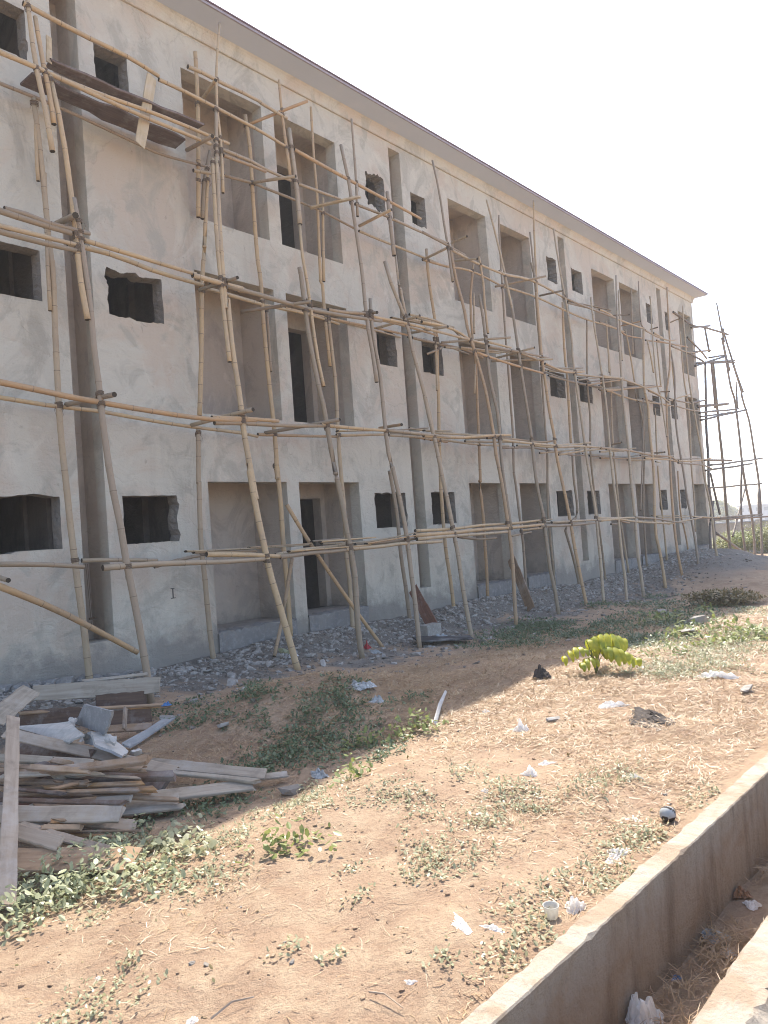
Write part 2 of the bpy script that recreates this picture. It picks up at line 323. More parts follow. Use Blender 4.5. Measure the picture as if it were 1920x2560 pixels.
def loop_hole(x0, x1, z0, z1, jit, seed, n=14):
    r = random.Random(seed); pts = []
    cor = [(x0, z0), (x1, z0), (x1, z1), (x0, z1)]
    for k in range(4):                                         # each side: own roughness, wandering rather than toothed
        (a, b), (c, d) = cor[k], cor[(k+1) % 4]
        amp = jit*r.choice((.12, .25, .5, 1.0)); wv = 0; cut = r.randrange(n) if r.random() < .35 else -9
        for i in range(n):
            t = i/n if i == 0 else (i+r.uniform(-.35, .35))/n; e = min(t, 1-t)*2
            wv = wv*.7+r.uniform(-1, 1)*amp; s = wv*min(1, e*3)
            if abs(i-cut) < 2: s += jit*.9
            nx, nz = (d-b), -(c-a); L = math.hypot(nx, nz) or 1
            pts.append((a+(c-a)*t+nx/L*s, b+(d-b)*t+nz/L*s))
    return pts
def build_facade():
    xs = {X0, X1}; zs = {-.4, ZT}
    holes = []
    for s in range(3):
        for k, (a, b) in enumerate(WIN[s]): holes.append((a, b, *S0[s], 'w', s, k))
        for k, (a, b) in enumerate(OPN): holes.append((a, b, *SO[s], 'o', s, k))
    for k, (a, b) in enumerate(CHASE): holes.append((a, b, *CZ, 'c', 0, k))
    pad = .06
    for h in holes:
        p_ = pad if h[4] == 'w' else 0
        xs |= {h[0]-p_, h[1]+p_}; zs |= {h[2]-p_, h[3]+p_}
    xs = sorted(xs); zs = sorted(zs)
    def hid(x, z):
        for h in holes:
            p_ = pad if h[4] == 'w' else 0
            if h[0]-p_ < x < h[1]+p_ and h[2]-p_ < z < h[3]+p_: return h
        return None
    V, F, vid = [], [], {}
    def v(x, y, z):
        k = (round(x, 4), y, round(z, 4))
        if k not in vid: vid[k] = len(V); V.append((x, y, z))
        return vid[k]
    for a, b in zip(xs, xs[1:]):
        for c, d in zip(zs, zs[1:]):
            if hid((a+b)/2, (c+d)/2) is None:
                F.append((v(a, WY, c), v(b, WY, c), v(b, WY, d), v(a, WY, d)))
                F.append((v(a, WY+T, c), v(a, WY+T, d), v(b, WY+T, d), v(b, WY+T, c)))
    wins = []
    for (a, b, c, d, t, s, k) in holes:
        if t == 'w':
            jit = .022 if (s, k) != (2, 4) else .05
            inner = loop_hole(a, b, c, d, jit, s*100+k); n = len(inner)
            outer = []
            for k2 in range(4):
                cor = [(a-pad, c-pad), (b+pad, c-pad), (b+pad, d+pad), (a-pad, d+pad)]
                (p0, q0), (p1, q1) = cor[k2], cor[(k2+1) % 4]
                for i in range(n//4): outer.append((p0+(p1-p0)*i/(n//4), q0+(q1-q0)*i/(n//4)))
            for y, fl in ((WY, 0), (WY+T, 1)):
                io = len(V); V.extend((x, y, z) for x, z in outer); ii = len(V); V.extend((x, y, z) for x, z in inner)
                for i in range(n):
                    j = (i+1) % n; q = (io+i, io+j, ii+j, ii+i); F.append(q if not fl else q[::-1])
            wins.append((inner, s, k))
        else:
            for q in (((a, WY, c), (a, WY, d), (a, WY+T, d), (a, WY+T, c)), ((b, WY, d), (b, WY, c), (b, WY+T, c), (b, WY+T, d)),
                      ((a, WY, c), (a, WY+T, c), (b, WY+T, c), (b, WY, c)), ((a, WY, d), (b, WY, d), (b, WY+T, d), (a, WY+T, d))):
                i = len(V); V.extend(q); F.append((i, i+1, i+2, i+3))
    part('facade_wall', V, F, M['plaster'], B)
    for inner, s, k in wins:                                   # ragged cut-out with bare block showing in its thickness
        n = len(inner); r = random.Random(s*31+k); V, F = [], []
        for y in (WY-.003, WY+.05, WY+.12, WY+.19, WY+T+.003):
            e = 0 if y < WY or y > WY+T else .012
            V += [(x+r.uniform(-e, e), y, z+r.uniform(-e, e)) for x, z in inner]
        for j in range(4):
            for i in range(n): F.append((j*n+i, (j+1)*n+i, (j+1)*n+(i+1) % n, j*n+(i+1) % n))
        part('window_reveal', V, F, M['block'], B)
build_facade()
def build_balconies():
    for s in range(3):
        z0, z1 = SO[s]; zc = z1+.28
        for k, (a, b) in enumerate(OPN):
            a2, b2, y0, y1 = a-.07, b+.07, WY+T, 10.72
            V, F = [], []
            def q(*p_): i = len(V); V.extend(p_); F.append(tuple(range(i, i+4)))
            q((a2, y0, z0), (a2, y0, zc), (a2, y1, zc), (a2, y1, z0)); q((b2, y0, zc), (b2, y0, z0), (b2, y1, z0), (b2, y1, zc))
            q((a2, y0, zc), (b2, y0, zc), (b2, y1, zc), (a2, y1, zc)); q((a2, y0, z0-.001), (a2, y1, z0-.001), (b2, y1, z0-.001), (b2, y0, z0-.001))
            # back wall with its doorway
            if k % 2 == 0: d0, d1 = b2-.72, b2-.12
            else: d0, d1 = None, None
            dz = z1-.22
            if d0 is None: q((a2, y1, z0), (a2, y1, zc), (b2, y1, zc), (b2, y1, z0))
            else:
                q((a2, y1, z0), (a2, y1, zc), (d0, y1, zc), (d0, y1, z0)); q((d1, y1, z0), (d1, y1, zc), (b2, y1, zc), (b2, y1, z0)); q((d0, y1, dz), (d0, y1, zc), (d1, y1, zc), (d1, y1, dz))
                q((d0, y1, z0), (d0, y1, dz), (d0, y1+.22, dz), (d0, y1+.22, z0)); q((d1, y1, dz), (d1, y1, z0), (d1, y1+.22, z0), (d1, y1+.22, dz)); q((d0, y1, dz), (d1, y1, dz), (d1, y1+.22, dz), (d0, y1+.22, dz))
            part('balcony', V, F, M['inner'], B)
            if s == 0 and k > 0:                              # bare, chipped plinth under the ground floor openings
                r = random.Random(k); n = 26; V, F = [], []
                for i in range(n+1):
                    x = a+.004+(b-a-.008)*i/n; t = z0+.012+r.uniform(-.03, .015)
                    V += [(x, WY-.035+r.uniform(-.012, .012), -.45), (x, WY-.03+r.uniform(-.012, .012), (t-.45)/2+r.uniform(-.03, .03)), (x, WY-.03+r.uniform(-.015, .01), t), (x, WY+T-.01, t+.006+r.uniform(-.01, .01))]
                for i in range(n):
                    for j in range(3): F.append((i*4+j, i*4+4+j, i*4+5+j, i*4+1+j))
                part('plinth', V, F, M['rough'], B)
build_balconies()
for a, b in CHASE:                                            # vertical pipe chases
    V, F = merge(box(a-.02, b+.02, WY+T, WY+.62, CZ[0]-.02, CZ[1]+.02)); F = [f for f in F if f != (0, 1, 5, 4)]
    part('pipe_chase', V, F, M['inner'], B)
part('end_wall', *box(X1-.25, X1-.001, WY+T+.001, 21, -.6, ZT-.001), M['plaster'], B)
part('end_wall', *box(X0+.001, X0+.25, WY+T+.001, 21, -.6, ZT-.001), M['plaster'], B)
part('rear_wall', *box(X0, X1, 21.001, 21.25, -.6, ZT), M['plaster'], B)
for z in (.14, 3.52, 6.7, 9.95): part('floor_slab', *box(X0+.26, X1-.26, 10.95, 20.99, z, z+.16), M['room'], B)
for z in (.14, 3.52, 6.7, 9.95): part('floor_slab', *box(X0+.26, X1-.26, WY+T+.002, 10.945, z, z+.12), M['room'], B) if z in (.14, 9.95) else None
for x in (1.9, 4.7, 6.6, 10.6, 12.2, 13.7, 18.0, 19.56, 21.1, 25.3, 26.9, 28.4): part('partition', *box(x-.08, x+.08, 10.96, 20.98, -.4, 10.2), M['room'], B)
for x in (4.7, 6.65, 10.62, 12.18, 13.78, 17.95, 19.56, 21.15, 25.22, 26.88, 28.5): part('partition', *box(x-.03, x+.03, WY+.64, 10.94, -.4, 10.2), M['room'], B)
def prism(prof, x0, x1):
    n = len(prof); V = [(x0, y, z) for y, z in prof]+[(x1, y, z) for y, z in prof]
    return V, [(i, (i+1) % n, n+(i+1) % n, n+i) for i in range(n)]+[tuple(range(n))[::-1], tuple(range(n, 2*n))]
def eave_ring(prof_out):                                      # prof: list of (overhang, z) swept round front and far end
    V, F = [], []; path = [(X0, WY, 0, -1), (X1, WY, 1, -1), (X1, 21.2, 1, 0)]
    for x, y, dx, dy in path: V += [(x+dx*o, y+dy*o, z) for o, z in prof_out]
    n = len(prof_out)
    for k in range(2):
        for i in range(n-1): F.append((k*n+i, k*n+i+1, (k+1)*n+i+1, (k+1)*n+i))
    return V, F
part('cornice', *eave_ring([(-.01, 9.955), (.035, 9.955), (.045, 9.97), (.05, 10.03), (.065, 10.08), (.09, 10.12), (.125, 10.15)]), M['plaster'], B)
part('soffit', *eave_ring([(.11, 10.149), (.13, 10.152), (.46, 10.245), (.46, 10.26)]), M['soffit'], B)
rf = part('roof', [(X0, WY-.46, 10.30), (X1+.46, WY-.46, 10.30), (X1+.46, 21.6, 10.30), (X0, 21.6, 10.30), (X0, 15.5, 11.7), (X1-5, 15.5, 11.7)],
          [(0, 1, 5, 4), (2, 3, 4, 5), (1, 2, 5), (0, 4, 3), (0, 3, 2, 1)], M['roofsheet'], B)
sub('fascia', *eave_ring([(.455, 10.243), (.487, 10.243), (.487, 10.285), (.455, 10.29)]), M['fascia'], rf)
sub('roof_edge', *eave_ring([(.46, 10.288), (.505, 10.286), (.505, 10.31), (.44, 10.325)]), M['roofsheet'], rf)
# painted stroke on the ground floor wall
part('wall_mark', *merge(box(6.165, 6.185, WY-.003, WY-.001, 1.02, 1.15), box(6.14, 6.205, WY-.003, WY-.001, 1.15, 1.163), box(6.135, 6.215, WY-.003, WY-.001, 1.007, 1.02)), M['mark'], B)
# wire hole on the first floor band: flat disc, its shade a dark colour
part('wire_hole_shade', [(8.3+.045*math.cos(t), WY-.002, 3.02+.055*math.sin(t)) for t in np.linspace(0, 6.28, 9)[:-1]], [tuple(range(8))], M['hollow'], B)

# ------------------------------------------------------------------ bamboo
POLES=[
('u',0.055,0.045,[(4.59,7.79,-0.05),(4.58,7.87,0.51),(4.56,7.95,1.1),(4.53,8.03,1.65),(4.52,8.11,2.24),(4.49,8.14,2.45),(4.47,8.24,3.12),(4.48,8.31,3.65),(4.48,8.39,4.19),(4.5,8.44,4.58),(4.51,8.55,5.36),(4.5,8.63,5.93),(4.49,8.66,6.16)]),
('u',0.046,0.04,[(4.45,8.44,4.58),(4.43,8.51,5.1),(4.46,8.61,5.76),(4.46,8.69,6.37),(4.45,8.79,7.05),(4.39,8.89,7.78)]),
('u',0.043,0.036,[(4.3,8.74,6.72),(4.28,8.82,7.25),(4.23,8.88,7.73),(4.21,8.95,8.21),(4.22,9.04,8.87)]),
('u',0.04,0.036,[(4.36,8.8,7.11),(4.35,8.85,7.53),(4.32,8.91,7.94),(4.3,9.0,8.55)]),
('u',0.058,0.045,[(4.66,9.36,0.12),(4.64,9.37,0.72),(4.59,9.38,1.45),(4.54,9.39,2.23),(4.52,9.39,2.64),(4.49,9.4,3.34),(4.5,9.41,3.95),(4.52,9.42,4.66),(4.54,9.43,5.49),(4.51,9.43,5.76),(4.49,9.44,6.41),(4.46,9.45,7.23),(4.43,9.45,7.76)]),
('u',0.032,0.03,[(4.42,9.44,6.65),(4.42,9.45,7.09),(4.44,9.45,7.51)]),
('u',0.035,0.03,[(4.46,9.42,4.94),(4.47,9.43,5.58),(4.48,9.43,5.79),(4.52,9.44,6.79)]),
('u',0.058,0.042,[(6.82,7.83,0.19),(6.73,7.9,0.72),(6.63,7.98,1.29),(6.6,8.05,1.76),(6.57,8.13,2.33),(6.58,8.21,2.9),(6.61,8.12,2.28),(6.58,8.22,2.97),(6.57,8.28,3.39),(6.59,8.34,3.85),(6.6,8.44,4.55),(6.67,8.55,5.37),(6.61,8.52,5.12),(6.7,8.67,6.2),(6.77,8.76,6.84),(6.86,8.85,7.54)]),
('u',0.04,0.035,[(6.52,8.41,4.32),(6.56,8.52,5.11),(6.63,8.67,6.18),(6.74,8.79,7.07),(6.8,8.85,7.51)]),
('u',0.045,0.03,[(6.64,8.64,5.98),(6.82,8.79,7.1),(6.91,8.89,7.75),(7.02,8.98,8.46)]),
('u',0.03,0.024,[(6.89,8.78,7.0),(7.0,8.89,7.79),(7.05,8.99,8.47),(7.18,9.09,9.2),(7.39,9.21,10.06)]),
('u',0.05,0.045,[(6.6,9.36,-0.06),(6.56,9.37,0.54),(6.54,9.38,1.26),(6.51,9.38,1.82),(6.56,9.39,2.74),(6.54,9.39,2.5),(6.61,9.4,3.51)]),
('u',0.046,0.038,[(6.65,9.4,3.72),(6.71,9.41,4.29),(6.8,9.42,5.02),(6.88,9.43,5.76),(7.01,9.44,6.53),(6.98,9.44,6.41),(7.13,9.45,7.63)]),
('u',0.042,0.04,[(6.9,9.44,6.85),(7.01,9.46,8.14),(7.06,9.47,8.91),(7.07,9.47,9.57)]),
('u',0.042,0.036,[(6.97,9.44,6.85),(7.05,9.45,7.41),(7.23,9.46,8.02)]),
('u',0.052,0.04,[(8.12,9.36,0.35),(8.12,9.37,1.07),(8.12,9.38,1.69),(8.14,9.39,2.41),(8.11,9.4,3.09),(8.09,9.39,2.71),(8.11,9.4,3.45),(8.09,9.41,4.18),(8.07,9.42,4.97),(8.06,9.43,5.54),(8.06,9.43,6.11),(8.03,9.44,6.52),(8.04,9.45,7.56),(8.05,9.46,8.37),(8.0,9.47,8.91)]),
('u',0.03,0.028,[(8.14,9.41,4.57),(8.15,9.42,5.1),(8.15,9.43,5.67)]),
('u',0.055,0.044,[(8.15,7.78,-0.16),(8.15,7.83,0.23),(8.22,7.9,0.73),(8.29,7.97,1.24),(8.27,8.03,1.67),(8.28,8.12,2.3),(8.25,8.21,2.95),(8.25,8.18,2.7),(8.24,8.27,3.35),(8.24,8.33,3.78),(8.2,8.39,4.22),(8.19,8.46,4.73),(8.2,8.54,5.27),(8.24,8.63,5.92),(8.23,8.66,6.13)]),
('u',0.036,0.03,[(8.33,8.38,4.15),(8.3,8.47,4.79),(8.35,8.63,5.94),(8.33,8.66,6.13),(8.42,8.77,6.92)]),
('u',0.05,0.046,[(8.43,8.77,6.93),(8.49,8.85,7.47),(8.52,8.93,8.09),(8.56,9.02,8.69)]),
('u',0.036,0.026,[(8.39,8.89,7.75),(8.42,8.94,8.17),(8.47,9.06,8.98),(8.52,9.14,9.57)]),
('u',0.05,0.04,[(9.61,9.36,-0.02),(9.61,9.37,0.92),(9.58,9.38,1.44),(9.62,9.39,2.27),(9.61,9.39,2.71),(9.62,9.4,3.45),(9.66,9.41,4.45),(9.63,9.42,5.07),(9.59,9.43,5.81)]),
('u',0.04,0.03,[(9.55,9.42,4.83),(9.52,9.43,5.8),(9.53,9.44,6.42),(9.49,9.44,6.37),(9.52,9.45,7.12),(9.57,9.46,8.01),(9.57,9.47,8.77),(9.59,9.48,9.67)]),
('u',0.036,0.03,[(9.57,9.44,6.4),(9.6,9.44,6.76),(9.72,9.46,8.01)]),
('u',0.05,0.04,[(9.51,7.78,-0.18),(9.62,7.88,0.57),(9.66,7.96,1.13),(9.7,8.04,1.7),(9.68,8.14,2.4),(9.64,8.22,2.99),(9.66,8.18,2.71),(9.64,8.25,3.18),(9.7,8.33,3.78),(9.77,8.44,4.56),(9.77,8.54,5.26),(9.89,8.63,5.93)]),
('u',0.044,0.038,[(9.64,8.41,4.36),(9.67,8.48,4.85),(9.69,8.57,5.49),(9.8,8.68,6.26),(9.81,8.69,6.34),(9.84,8.8,7.12),(9.85,8.87,7.64),(9.88,8.94,8.17),(9.86,9.04,8.88)]),
('u',0.032,0.026,[(9.96,8.85,7.52),(10.06,8.92,7.97),(10.13,8.97,8.39),(10.31,9.14,9.57)]),
('u',0.05,0.045,[(11.24,9.36,-0.31),(11.18,9.37,0.64),(11.1,9.38,1.31),(11.08,9.39,2.1),(10.97,9.4,3.0),(10.96,9.39,2.9)]),
('u',0.05,0.042,[(10.98,7.76,-0.25),(11.0,7.83,0.21),(11.03,7.91,0.75),(11.06,7.98,1.3),(11.05,8.03,1.63),(11.05,8.11,2.19),(11.02,8.17,2.64),(11.01,8.27,3.38),(10.98,8.33,3.79),(10.97,8.41,4.34),(11.01,8.28,3.41),(10.99,8.34,3.88),(10.93,8.43,4.49),(10.86,8.52,5.11),(10.85,8.59,5.61),(10.74,8.63,5.94),(10.57,8.7,6.43),(10.51,8.75,6.78)]),
('u',0.034,0.026,[(10.84,8.61,5.8),(10.84,8.71,6.49),(10.8,8.68,6.3),(10.88,8.78,6.99)]),
('u',0.05,0.045,[(10.85,8.78,6.98),(10.91,8.89,7.82),(10.98,8.96,8.31)]),
('u',0.05,0.04,[(12.7,9.36,-0.3),(12.66,9.37,0.48),(12.57,9.38,1.35),(12.59,9.39,2.39),(12.59,9.39,2.68),(12.69,9.41,3.84),(12.76,9.41,4.49),(12.86,9.43,5.55),(12.9,9.43,5.65),(12.87,9.43,6.24),(12.79,9.45,7.11),(12.79,9.45,7.79)]),
('u',0.036,0.03,[(12.76,9.42,4.7),(12.79,9.42,5.35),(12.8,9.43,6.08)]),
('u',0.048,0.04,[(12.53,7.77,-0.25),(12.67,7.85,0.35),(12.82,7.93,0.94),(12.93,8.02,1.54),(12.95,8.07,1.96),(13.02,8.17,2.66),(13.03,8.25,3.19),(13.09,8.31,3.63),(13.1,8.38,4.17),(13.1,8.46,4.69),(12.98,8.55,5.38),(12.88,8.6,5.74),(12.91,8.69,6.35),(12.83,8.77,6.92),(12.84,8.87,7.67)]),
('u',0.036,0.026,[(12.69,8.76,6.86),(12.77,8.87,7.65),(12.79,8.94,8.11),(12.83,9.05,8.94),(12.83,9.15,9.63)]),
('u',0.046,0.04,[(13.01,8.03,1.66),(13.08,8.09,2.06),(13.12,8.16,2.56),(13.22,8.25,3.2),(13.31,8.31,3.64),(13.38,8.38,4.16),(13.36,8.47,4.77),(13.48,8.56,5.45),(13.6,8.66,6.12),(13.63,8.75,6.76)]),
('u',0.034,0.03,[(13.66,8.62,5.89),(13.75,8.7,6.42),(13.91,8.8,7.15),(13.94,8.88,7.72)]),
('u',0.046,0.036,[(13.98,9.36,0.18),(14.03,9.37,0.88),(14.06,9.38,1.56),(14.08,9.38,1.97),(14.06,9.39,2.79),(14.09,9.39,2.68),(14.16,9.4,3.65),(14.22,9.41,4.48),(14.32,9.43,5.47),(14.28,9.43,6.17),(14.33,9.44,7.0),(14.56,9.45,7.87)]),
('u',0.03,0.028,[(14.16,9.42,4.76),(14.29,9.43,5.47)]),
('u',0.03,0.028,[(14.34,9.43,6.18),(14.5,9.45,7.17)]),
('u',0.05,0.04,[(14.22,7.76,-0.25),(14.26,7.82,0.18),(14.26,7.9,0.69),(14.32,7.97,1.21),(14.43,8.06,1.86),(14.43,8.12,2.26),(14.44,8.17,2.66),(14.51,8.23,3.1),(14.62,8.31,3.65),(14.68,8.39,4.21),(14.75,8.49,4.92),(14.84,8.59,5.64),(14.92,8.69,6.35),(14.99,8.77,6.95)]),
('u',0.038,0.028,[(14.96,8.72,6.59),(14.94,8.81,7.23),(14.95,8.9,7.82),(14.9,9.0,8.55),(14.82,9.11,9.34)]),
('u',0.042,0.03,[(15.67,9.36,0.34),(15.68,9.37,1.18),(15.63,9.38,1.92),(15.61,9.39,2.8),(15.59,9.4,2.98),(15.68,9.41,3.86),(15.69,9.42,4.75),(15.75,9.43,5.95),(15.74,9.43,6.22),(15.77,9.45,7.13),(15.81,9.46,8.04),(15.92,9.47,9.4)]),
('u',0.05,0.04,[(15.55,7.78,-0.17),(15.55,7.86,0.44),(15.57,7.96,1.13),(15.61,8.03,1.63),(15.62,8.11,2.19),(15.6,8.17,2.67),(15.62,8.26,3.28),(15.72,8.33,3.77),(15.73,8.41,4.35),(15.84,8.53,5.19),(15.89,8.6,5.73),(15.89,8.59,5.65),(16.18,8.74,6.72),(16.32,8.83,7.37)]),
('u',0.036,0.03,[(16.32,8.83,7.37),(16.46,8.92,8.03),(16.69,9.07,9.04)]),
('u',0.042,0.034,[(16.11,8.7,6.4),(16.45,8.88,7.71),(16.81,9.03,8.75),(17.27,9.21,10.06)]),
('u',0.044,0.032,[(17.05,9.36,0.27),(17.03,9.37,1.1),(17.1,9.39,2.18),(17.29,9.4,3.56),(17.29,9.41,3.94),(17.34,9.42,4.89),(17.39,9.43,5.92),(17.39,9.44,6.95),(17.46,9.46,8.08),(17.32,9.46,8.53)]),
('u',0.05,0.03,[(16.4,7.76,-0.27),(16.7,7.89,0.63),(16.85,7.99,1.34),(17.0,8.07,1.93),(17.09,8.18,2.68),(17.19,8.27,3.33),(17.28,8.37,4.1),(17.38,8.48,4.89),(17.62,8.64,6.03),(17.77,8.69,6.35),(17.87,8.81,7.19),(17.89,8.9,7.86),(18.0,9.02,8.72),(18.11,9.13,9.53)]),
('u',0.05,0.042,[(18.47,9.35,-0.48),(18.28,9.36,0.41),(18.09,9.37,1.0),(17.92,9.38,1.56),(18.64,9.38,1.86),(18.62,9.39,2.85),(18.68,9.4,3.51)]),
('u',0.05,0.042,[(18.68,9.41,3.83),(18.7,9.41,4.35),(18.78,9.43,5.52),(18.77,9.44,6.36),(18.93,9.45,7.78)]),
('u',0.042,0.035,[(20.05,9.35,-0.48),(19.98,9.36,0.4),(19.88,9.38,1.79),(19.77,9.4,3.48),(20.0,9.42,4.6),(20.02,9.43,5.48),(20.16,9.44,6.55),(20.35,9.45,7.51)]),
('u',0.05,0.034,[(17.65,7.75,-0.33),(17.87,7.83,0.21),(17.98,7.92,0.84),(18.18,8.03,1.65),(18.41,8.18,2.69),(18.52,8.23,3.05),(18.69,8.32,3.7),(18.97,8.46,4.71),(19.16,8.58,5.57),(19.28,8.68,6.26),(19.39,8.82,7.3),(19.52,8.9,7.88)]),
('u',0.042,0.032,[(21.58,9.36,0.23),(21.4,9.38,1.73),(21.35,9.39,2.8),(21.34,9.4,3.72),(21.53,9.42,5.27),(21.59,9.43,5.63),(21.66,9.44,6.76),(21.74,9.45,7.75)]),
('u',0.055,0.042,[(18.7,7.74,-0.46),(18.84,7.83,0.25),(18.93,7.91,0.77),(19.31,8.06,1.84),(19.47,8.15,2.53),(19.71,8.25,3.23),(19.97,8.37,4.1),(20.23,8.5,4.99),(20.41,8.58,5.54),(20.66,8.67,6.23),(21.22,8.89,7.8)]),
('u',0.04,0.03,[(20.76,8.67,6.22),(21.14,8.8,7.17),(21.69,8.99,8.53)]),
('u',0.034,0.028,[(20.72,8.71,6.49),(21.22,8.89,7.8),(21.77,9.06,9.03)]),
('u',0.034,0.028,[(23.49,9.44,6.93),(23.93,9.47,9.14)]),
('u',0.034,0.03,[(21.57,9.43,6.11),(21.64,9.44,6.77),(21.69,9.45,7.72)]),
('u',0.03,0.025,[(23.08,8.86,7.55),(22.98,8.89,7.8),(23.6,9.09,9.24)]),
('u',0.055,0.045,[(20.25,7.75,-0.36),(20.41,7.89,0.67),(20.35,7.93,0.96),(20.61,8.03,1.66),(20.9,8.11,2.23),(21.29,8.22,2.97),(21.48,8.3,3.58),(21.68,8.39,4.2),(22.06,8.52,5.16),(22.02,8.58,5.56),(23.1,8.86,7.59)]),
('u',0.036,0.03,[(23.46,9.43,5.93),(23.35,9.44,6.68),(23.11,9.45,7.7)]),
('u',0.036,0.03,[(23.09,8.66,6.13),(23.15,8.73,6.66),(23.17,8.81,7.2)]),
('u',0.044,0.036,[(23.06,9.36,0.1),(23.14,9.38,1.61),(23.38,9.39,2.64),(23.69,9.4,3.6),(23.82,9.41,4.47),(23.63,9.43,5.45),(23.45,9.42,5.37),(23.46,9.43,5.93)]),
('u',0.03,0.025,[(21.21,8.67,1.86),(22.34,8.86,4.06),(22.91,8.98,5.31)]),
('u',0.05,0.036,[(21.65,7.8,0.02),(21.7,7.88,0.59),(21.86,7.96,1.17),(22.06,8.05,1.77),(22.36,8.15,2.53),(22.76,8.26,3.31),(22.98,8.35,3.95),(23.65,8.54,5.3),(24.82,8.74,6.72),(25.42,8.9,7.86),(26.32,9.15,9.61)]),
('u',0.034,0.028,[(22.93,8.37,4.08),(23.25,8.54,5.26),(23.17,8.62,5.84),(23.64,8.81,7.24),(24.32,9.02,8.73),(24.31,9.04,8.87)]),
('u',0.046,0.036,[(23.12,7.8,-0.02),(23.26,7.87,0.48),(23.33,7.91,0.79),(23.48,8.02,1.57),(23.53,8.11,2.21),(23.68,8.2,2.85),(23.76,8.28,3.4),(23.98,8.41,4.33),(24.45,8.55,5.37),(24.96,8.68,6.28),(25.17,8.8,7.15)]),
('u',0.04,0.03,[(24.78,9.4,3.67),(24.96,9.42,5.29)]),
('u',0.042,0.036,[(24.77,9.36,0.07),(24.72,9.38,1.8),(24.74,9.4,3.33)]),
('u',0.04,0.034,[(26.85,9.36,0.28),(26.7,9.37,1.03),(26.4,9.38,1.75),(26.58,9.4,3.18)]),
('u',0.04,0.034,[(27.73,9.37,0.98),(27.98,9.39,2.27),(28.0,9.4,3.5),(28.33,9.43,5.48),(28.1,9.44,6.6),(28.17,9.46,8.43)]),
('u',0.048,0.032,[(25.01,7.81,0.07),(25.06,7.87,0.53),(25.33,7.99,1.34),(25.5,8.08,2.01),(25.58,8.2,2.87),(25.87,8.32,3.74),(25.94,8.42,4.44),(26.16,8.57,5.52),(26.43,8.72,6.56),(26.88,8.88,7.73),(27.54,9.08,9.17)]),
('u',0.036,0.03,[(25.7,9.43,6.09),(25.73,9.45,7.69)]),
('u',0.036,0.03,[(26.97,9.43,5.82),(27.07,9.45,7.15)]),
('E',0.07200000000000001,0.061200000000000004,[(29.18,9.2,-0.02),(29.54,9.28,1.66),(29.53,9.33,2.64),(29.93,9.39,3.74),(30.14,9.44,4.83),(30.59,9.5,6.07),(31.13,9.58,7.69)]),
('E',0.054,0.0468,[(31.88,9.61,8.17),(31.7,9.66,9.25)]),
('E',0.07919999999999999,0.061200000000000004,[(30.97,9.19,-0.22),(31.2,9.26,1.21),(31.3,9.3,2.02),(31.63,9.38,3.67),(31.79,9.45,4.92),(31.94,9.51,6.19),(32.21,9.59,7.75)]),
('E',0.057600000000000005,0.054,[(31.6,9.49,5.83),(31.98,9.59,7.8)]),
('E',0.07200000000000001,0.054,[(34.22,9.17,-0.51),(34.5,9.22,0.43),(34.58,9.28,1.53),(34.35,9.33,2.63),(34.28,9.39,3.74),(34.47,9.45,5.07),(34.5,9.52,6.42),(34.17,9.55,6.97),(34.06,9.61,8.29)]),
('E',0.0648,0.061200000000000004,[(34.36,9.59,7.7),(34.14,9.61,8.17),(33.94,9.66,9.12)]),
('E',0.0468,0.036000000000000004,[(34.2,9.65,8.94),(33.98,9.69,9.71),(33.83,9.73,10.63)]),
('E',0.0684,0.0504,[(35.17,9.16,-0.89),(35.91,9.25,1.04),(36.32,9.31,2.17),(36.45,9.35,3.1),(36.38,9.41,4.25),(36.26,9.48,5.64),(35.74,9.53,6.53),(35.67,9.55,7.03),(34.97,9.6,8.09)]),
('E',0.061200000000000004,0.0468,[(36.01,9.55,6.92),(35.26,9.59,7.76),(34.66,9.63,8.69),(34.27,9.68,9.58)]),
('E',0.0648,0.054,[(33.03,9.19,-0.29),(33.1,9.27,1.36),(34.28,9.39,3.74)]),
('E',0.054,0.0468,[(34.71,9.5,6.08),(35.12,9.56,7.29)]),
('E',0.07200000000000001,0.0648,[(35.75,9.27,1.32),(36.23,9.32,2.5)]),
('E',0.054,0.0468,[(31.57,9.23,0.59),(34.38,9.33,2.68)]),
('E',0.057600000000000005,0.0504,[(30.39,9.28,1.52),(29.92,9.36,3.15)]),
('E',0.0684,0.061200000000000004,[(33.23,9.18,-0.33),(31.32,9.22,0.32),(29.55,9.24,0.85)]),
('E',0.061200000000000004,0.054,[(28.73,9.2,0.02),(29.01,9.26,1.1),(29.82,9.3,2.05)]),
('D',0.054400000000000004,0.054400000000000004,[(29.56,9.49,5.7),(33.53,9.51,6.16)]),
('D',0.054400000000000004,0.054400000000000004,[(29.59,9.47,5.49),(32.42,9.49,5.79),(34.92,9.5,6.06)]),
('D',0.048,0.048,[(29.64,9.47,5.33),(33.07,9.49,5.73),(36.16,9.5,6.1)]),
('D',0.054400000000000004,0.054400000000000004,[(29.64,9.46,5.2),(36.17,9.51,6.12)]),
('D',0.048,0.048,[(29.32,9.33,2.55),(36.94,9.34,2.75)]),
('D',0.054400000000000004,0.054400000000000004,[(29.42,9.38,3.64),(32.85,9.39,3.72)]),
('D',0.054400000000000004,0.054400000000000004,[(30.05,9.37,3.45),(34.27,9.39,3.71),(37.63,9.4,3.94)]),
('D',0.054400000000000004,0.054400000000000004,[(29.37,9.36,3.24),(32.73,9.37,3.44),(35.76,9.38,3.64)]),
('D',0.0576,0.0576,[(27.45,9.27,1.48),(30.52,9.27,1.4),(36.23,9.27,1.35)]),
('D',0.054400000000000004,0.054400000000000004,[(29.17,9.27,1.34),(33.14,9.26,1.29),(37.15,9.26,1.23)]),
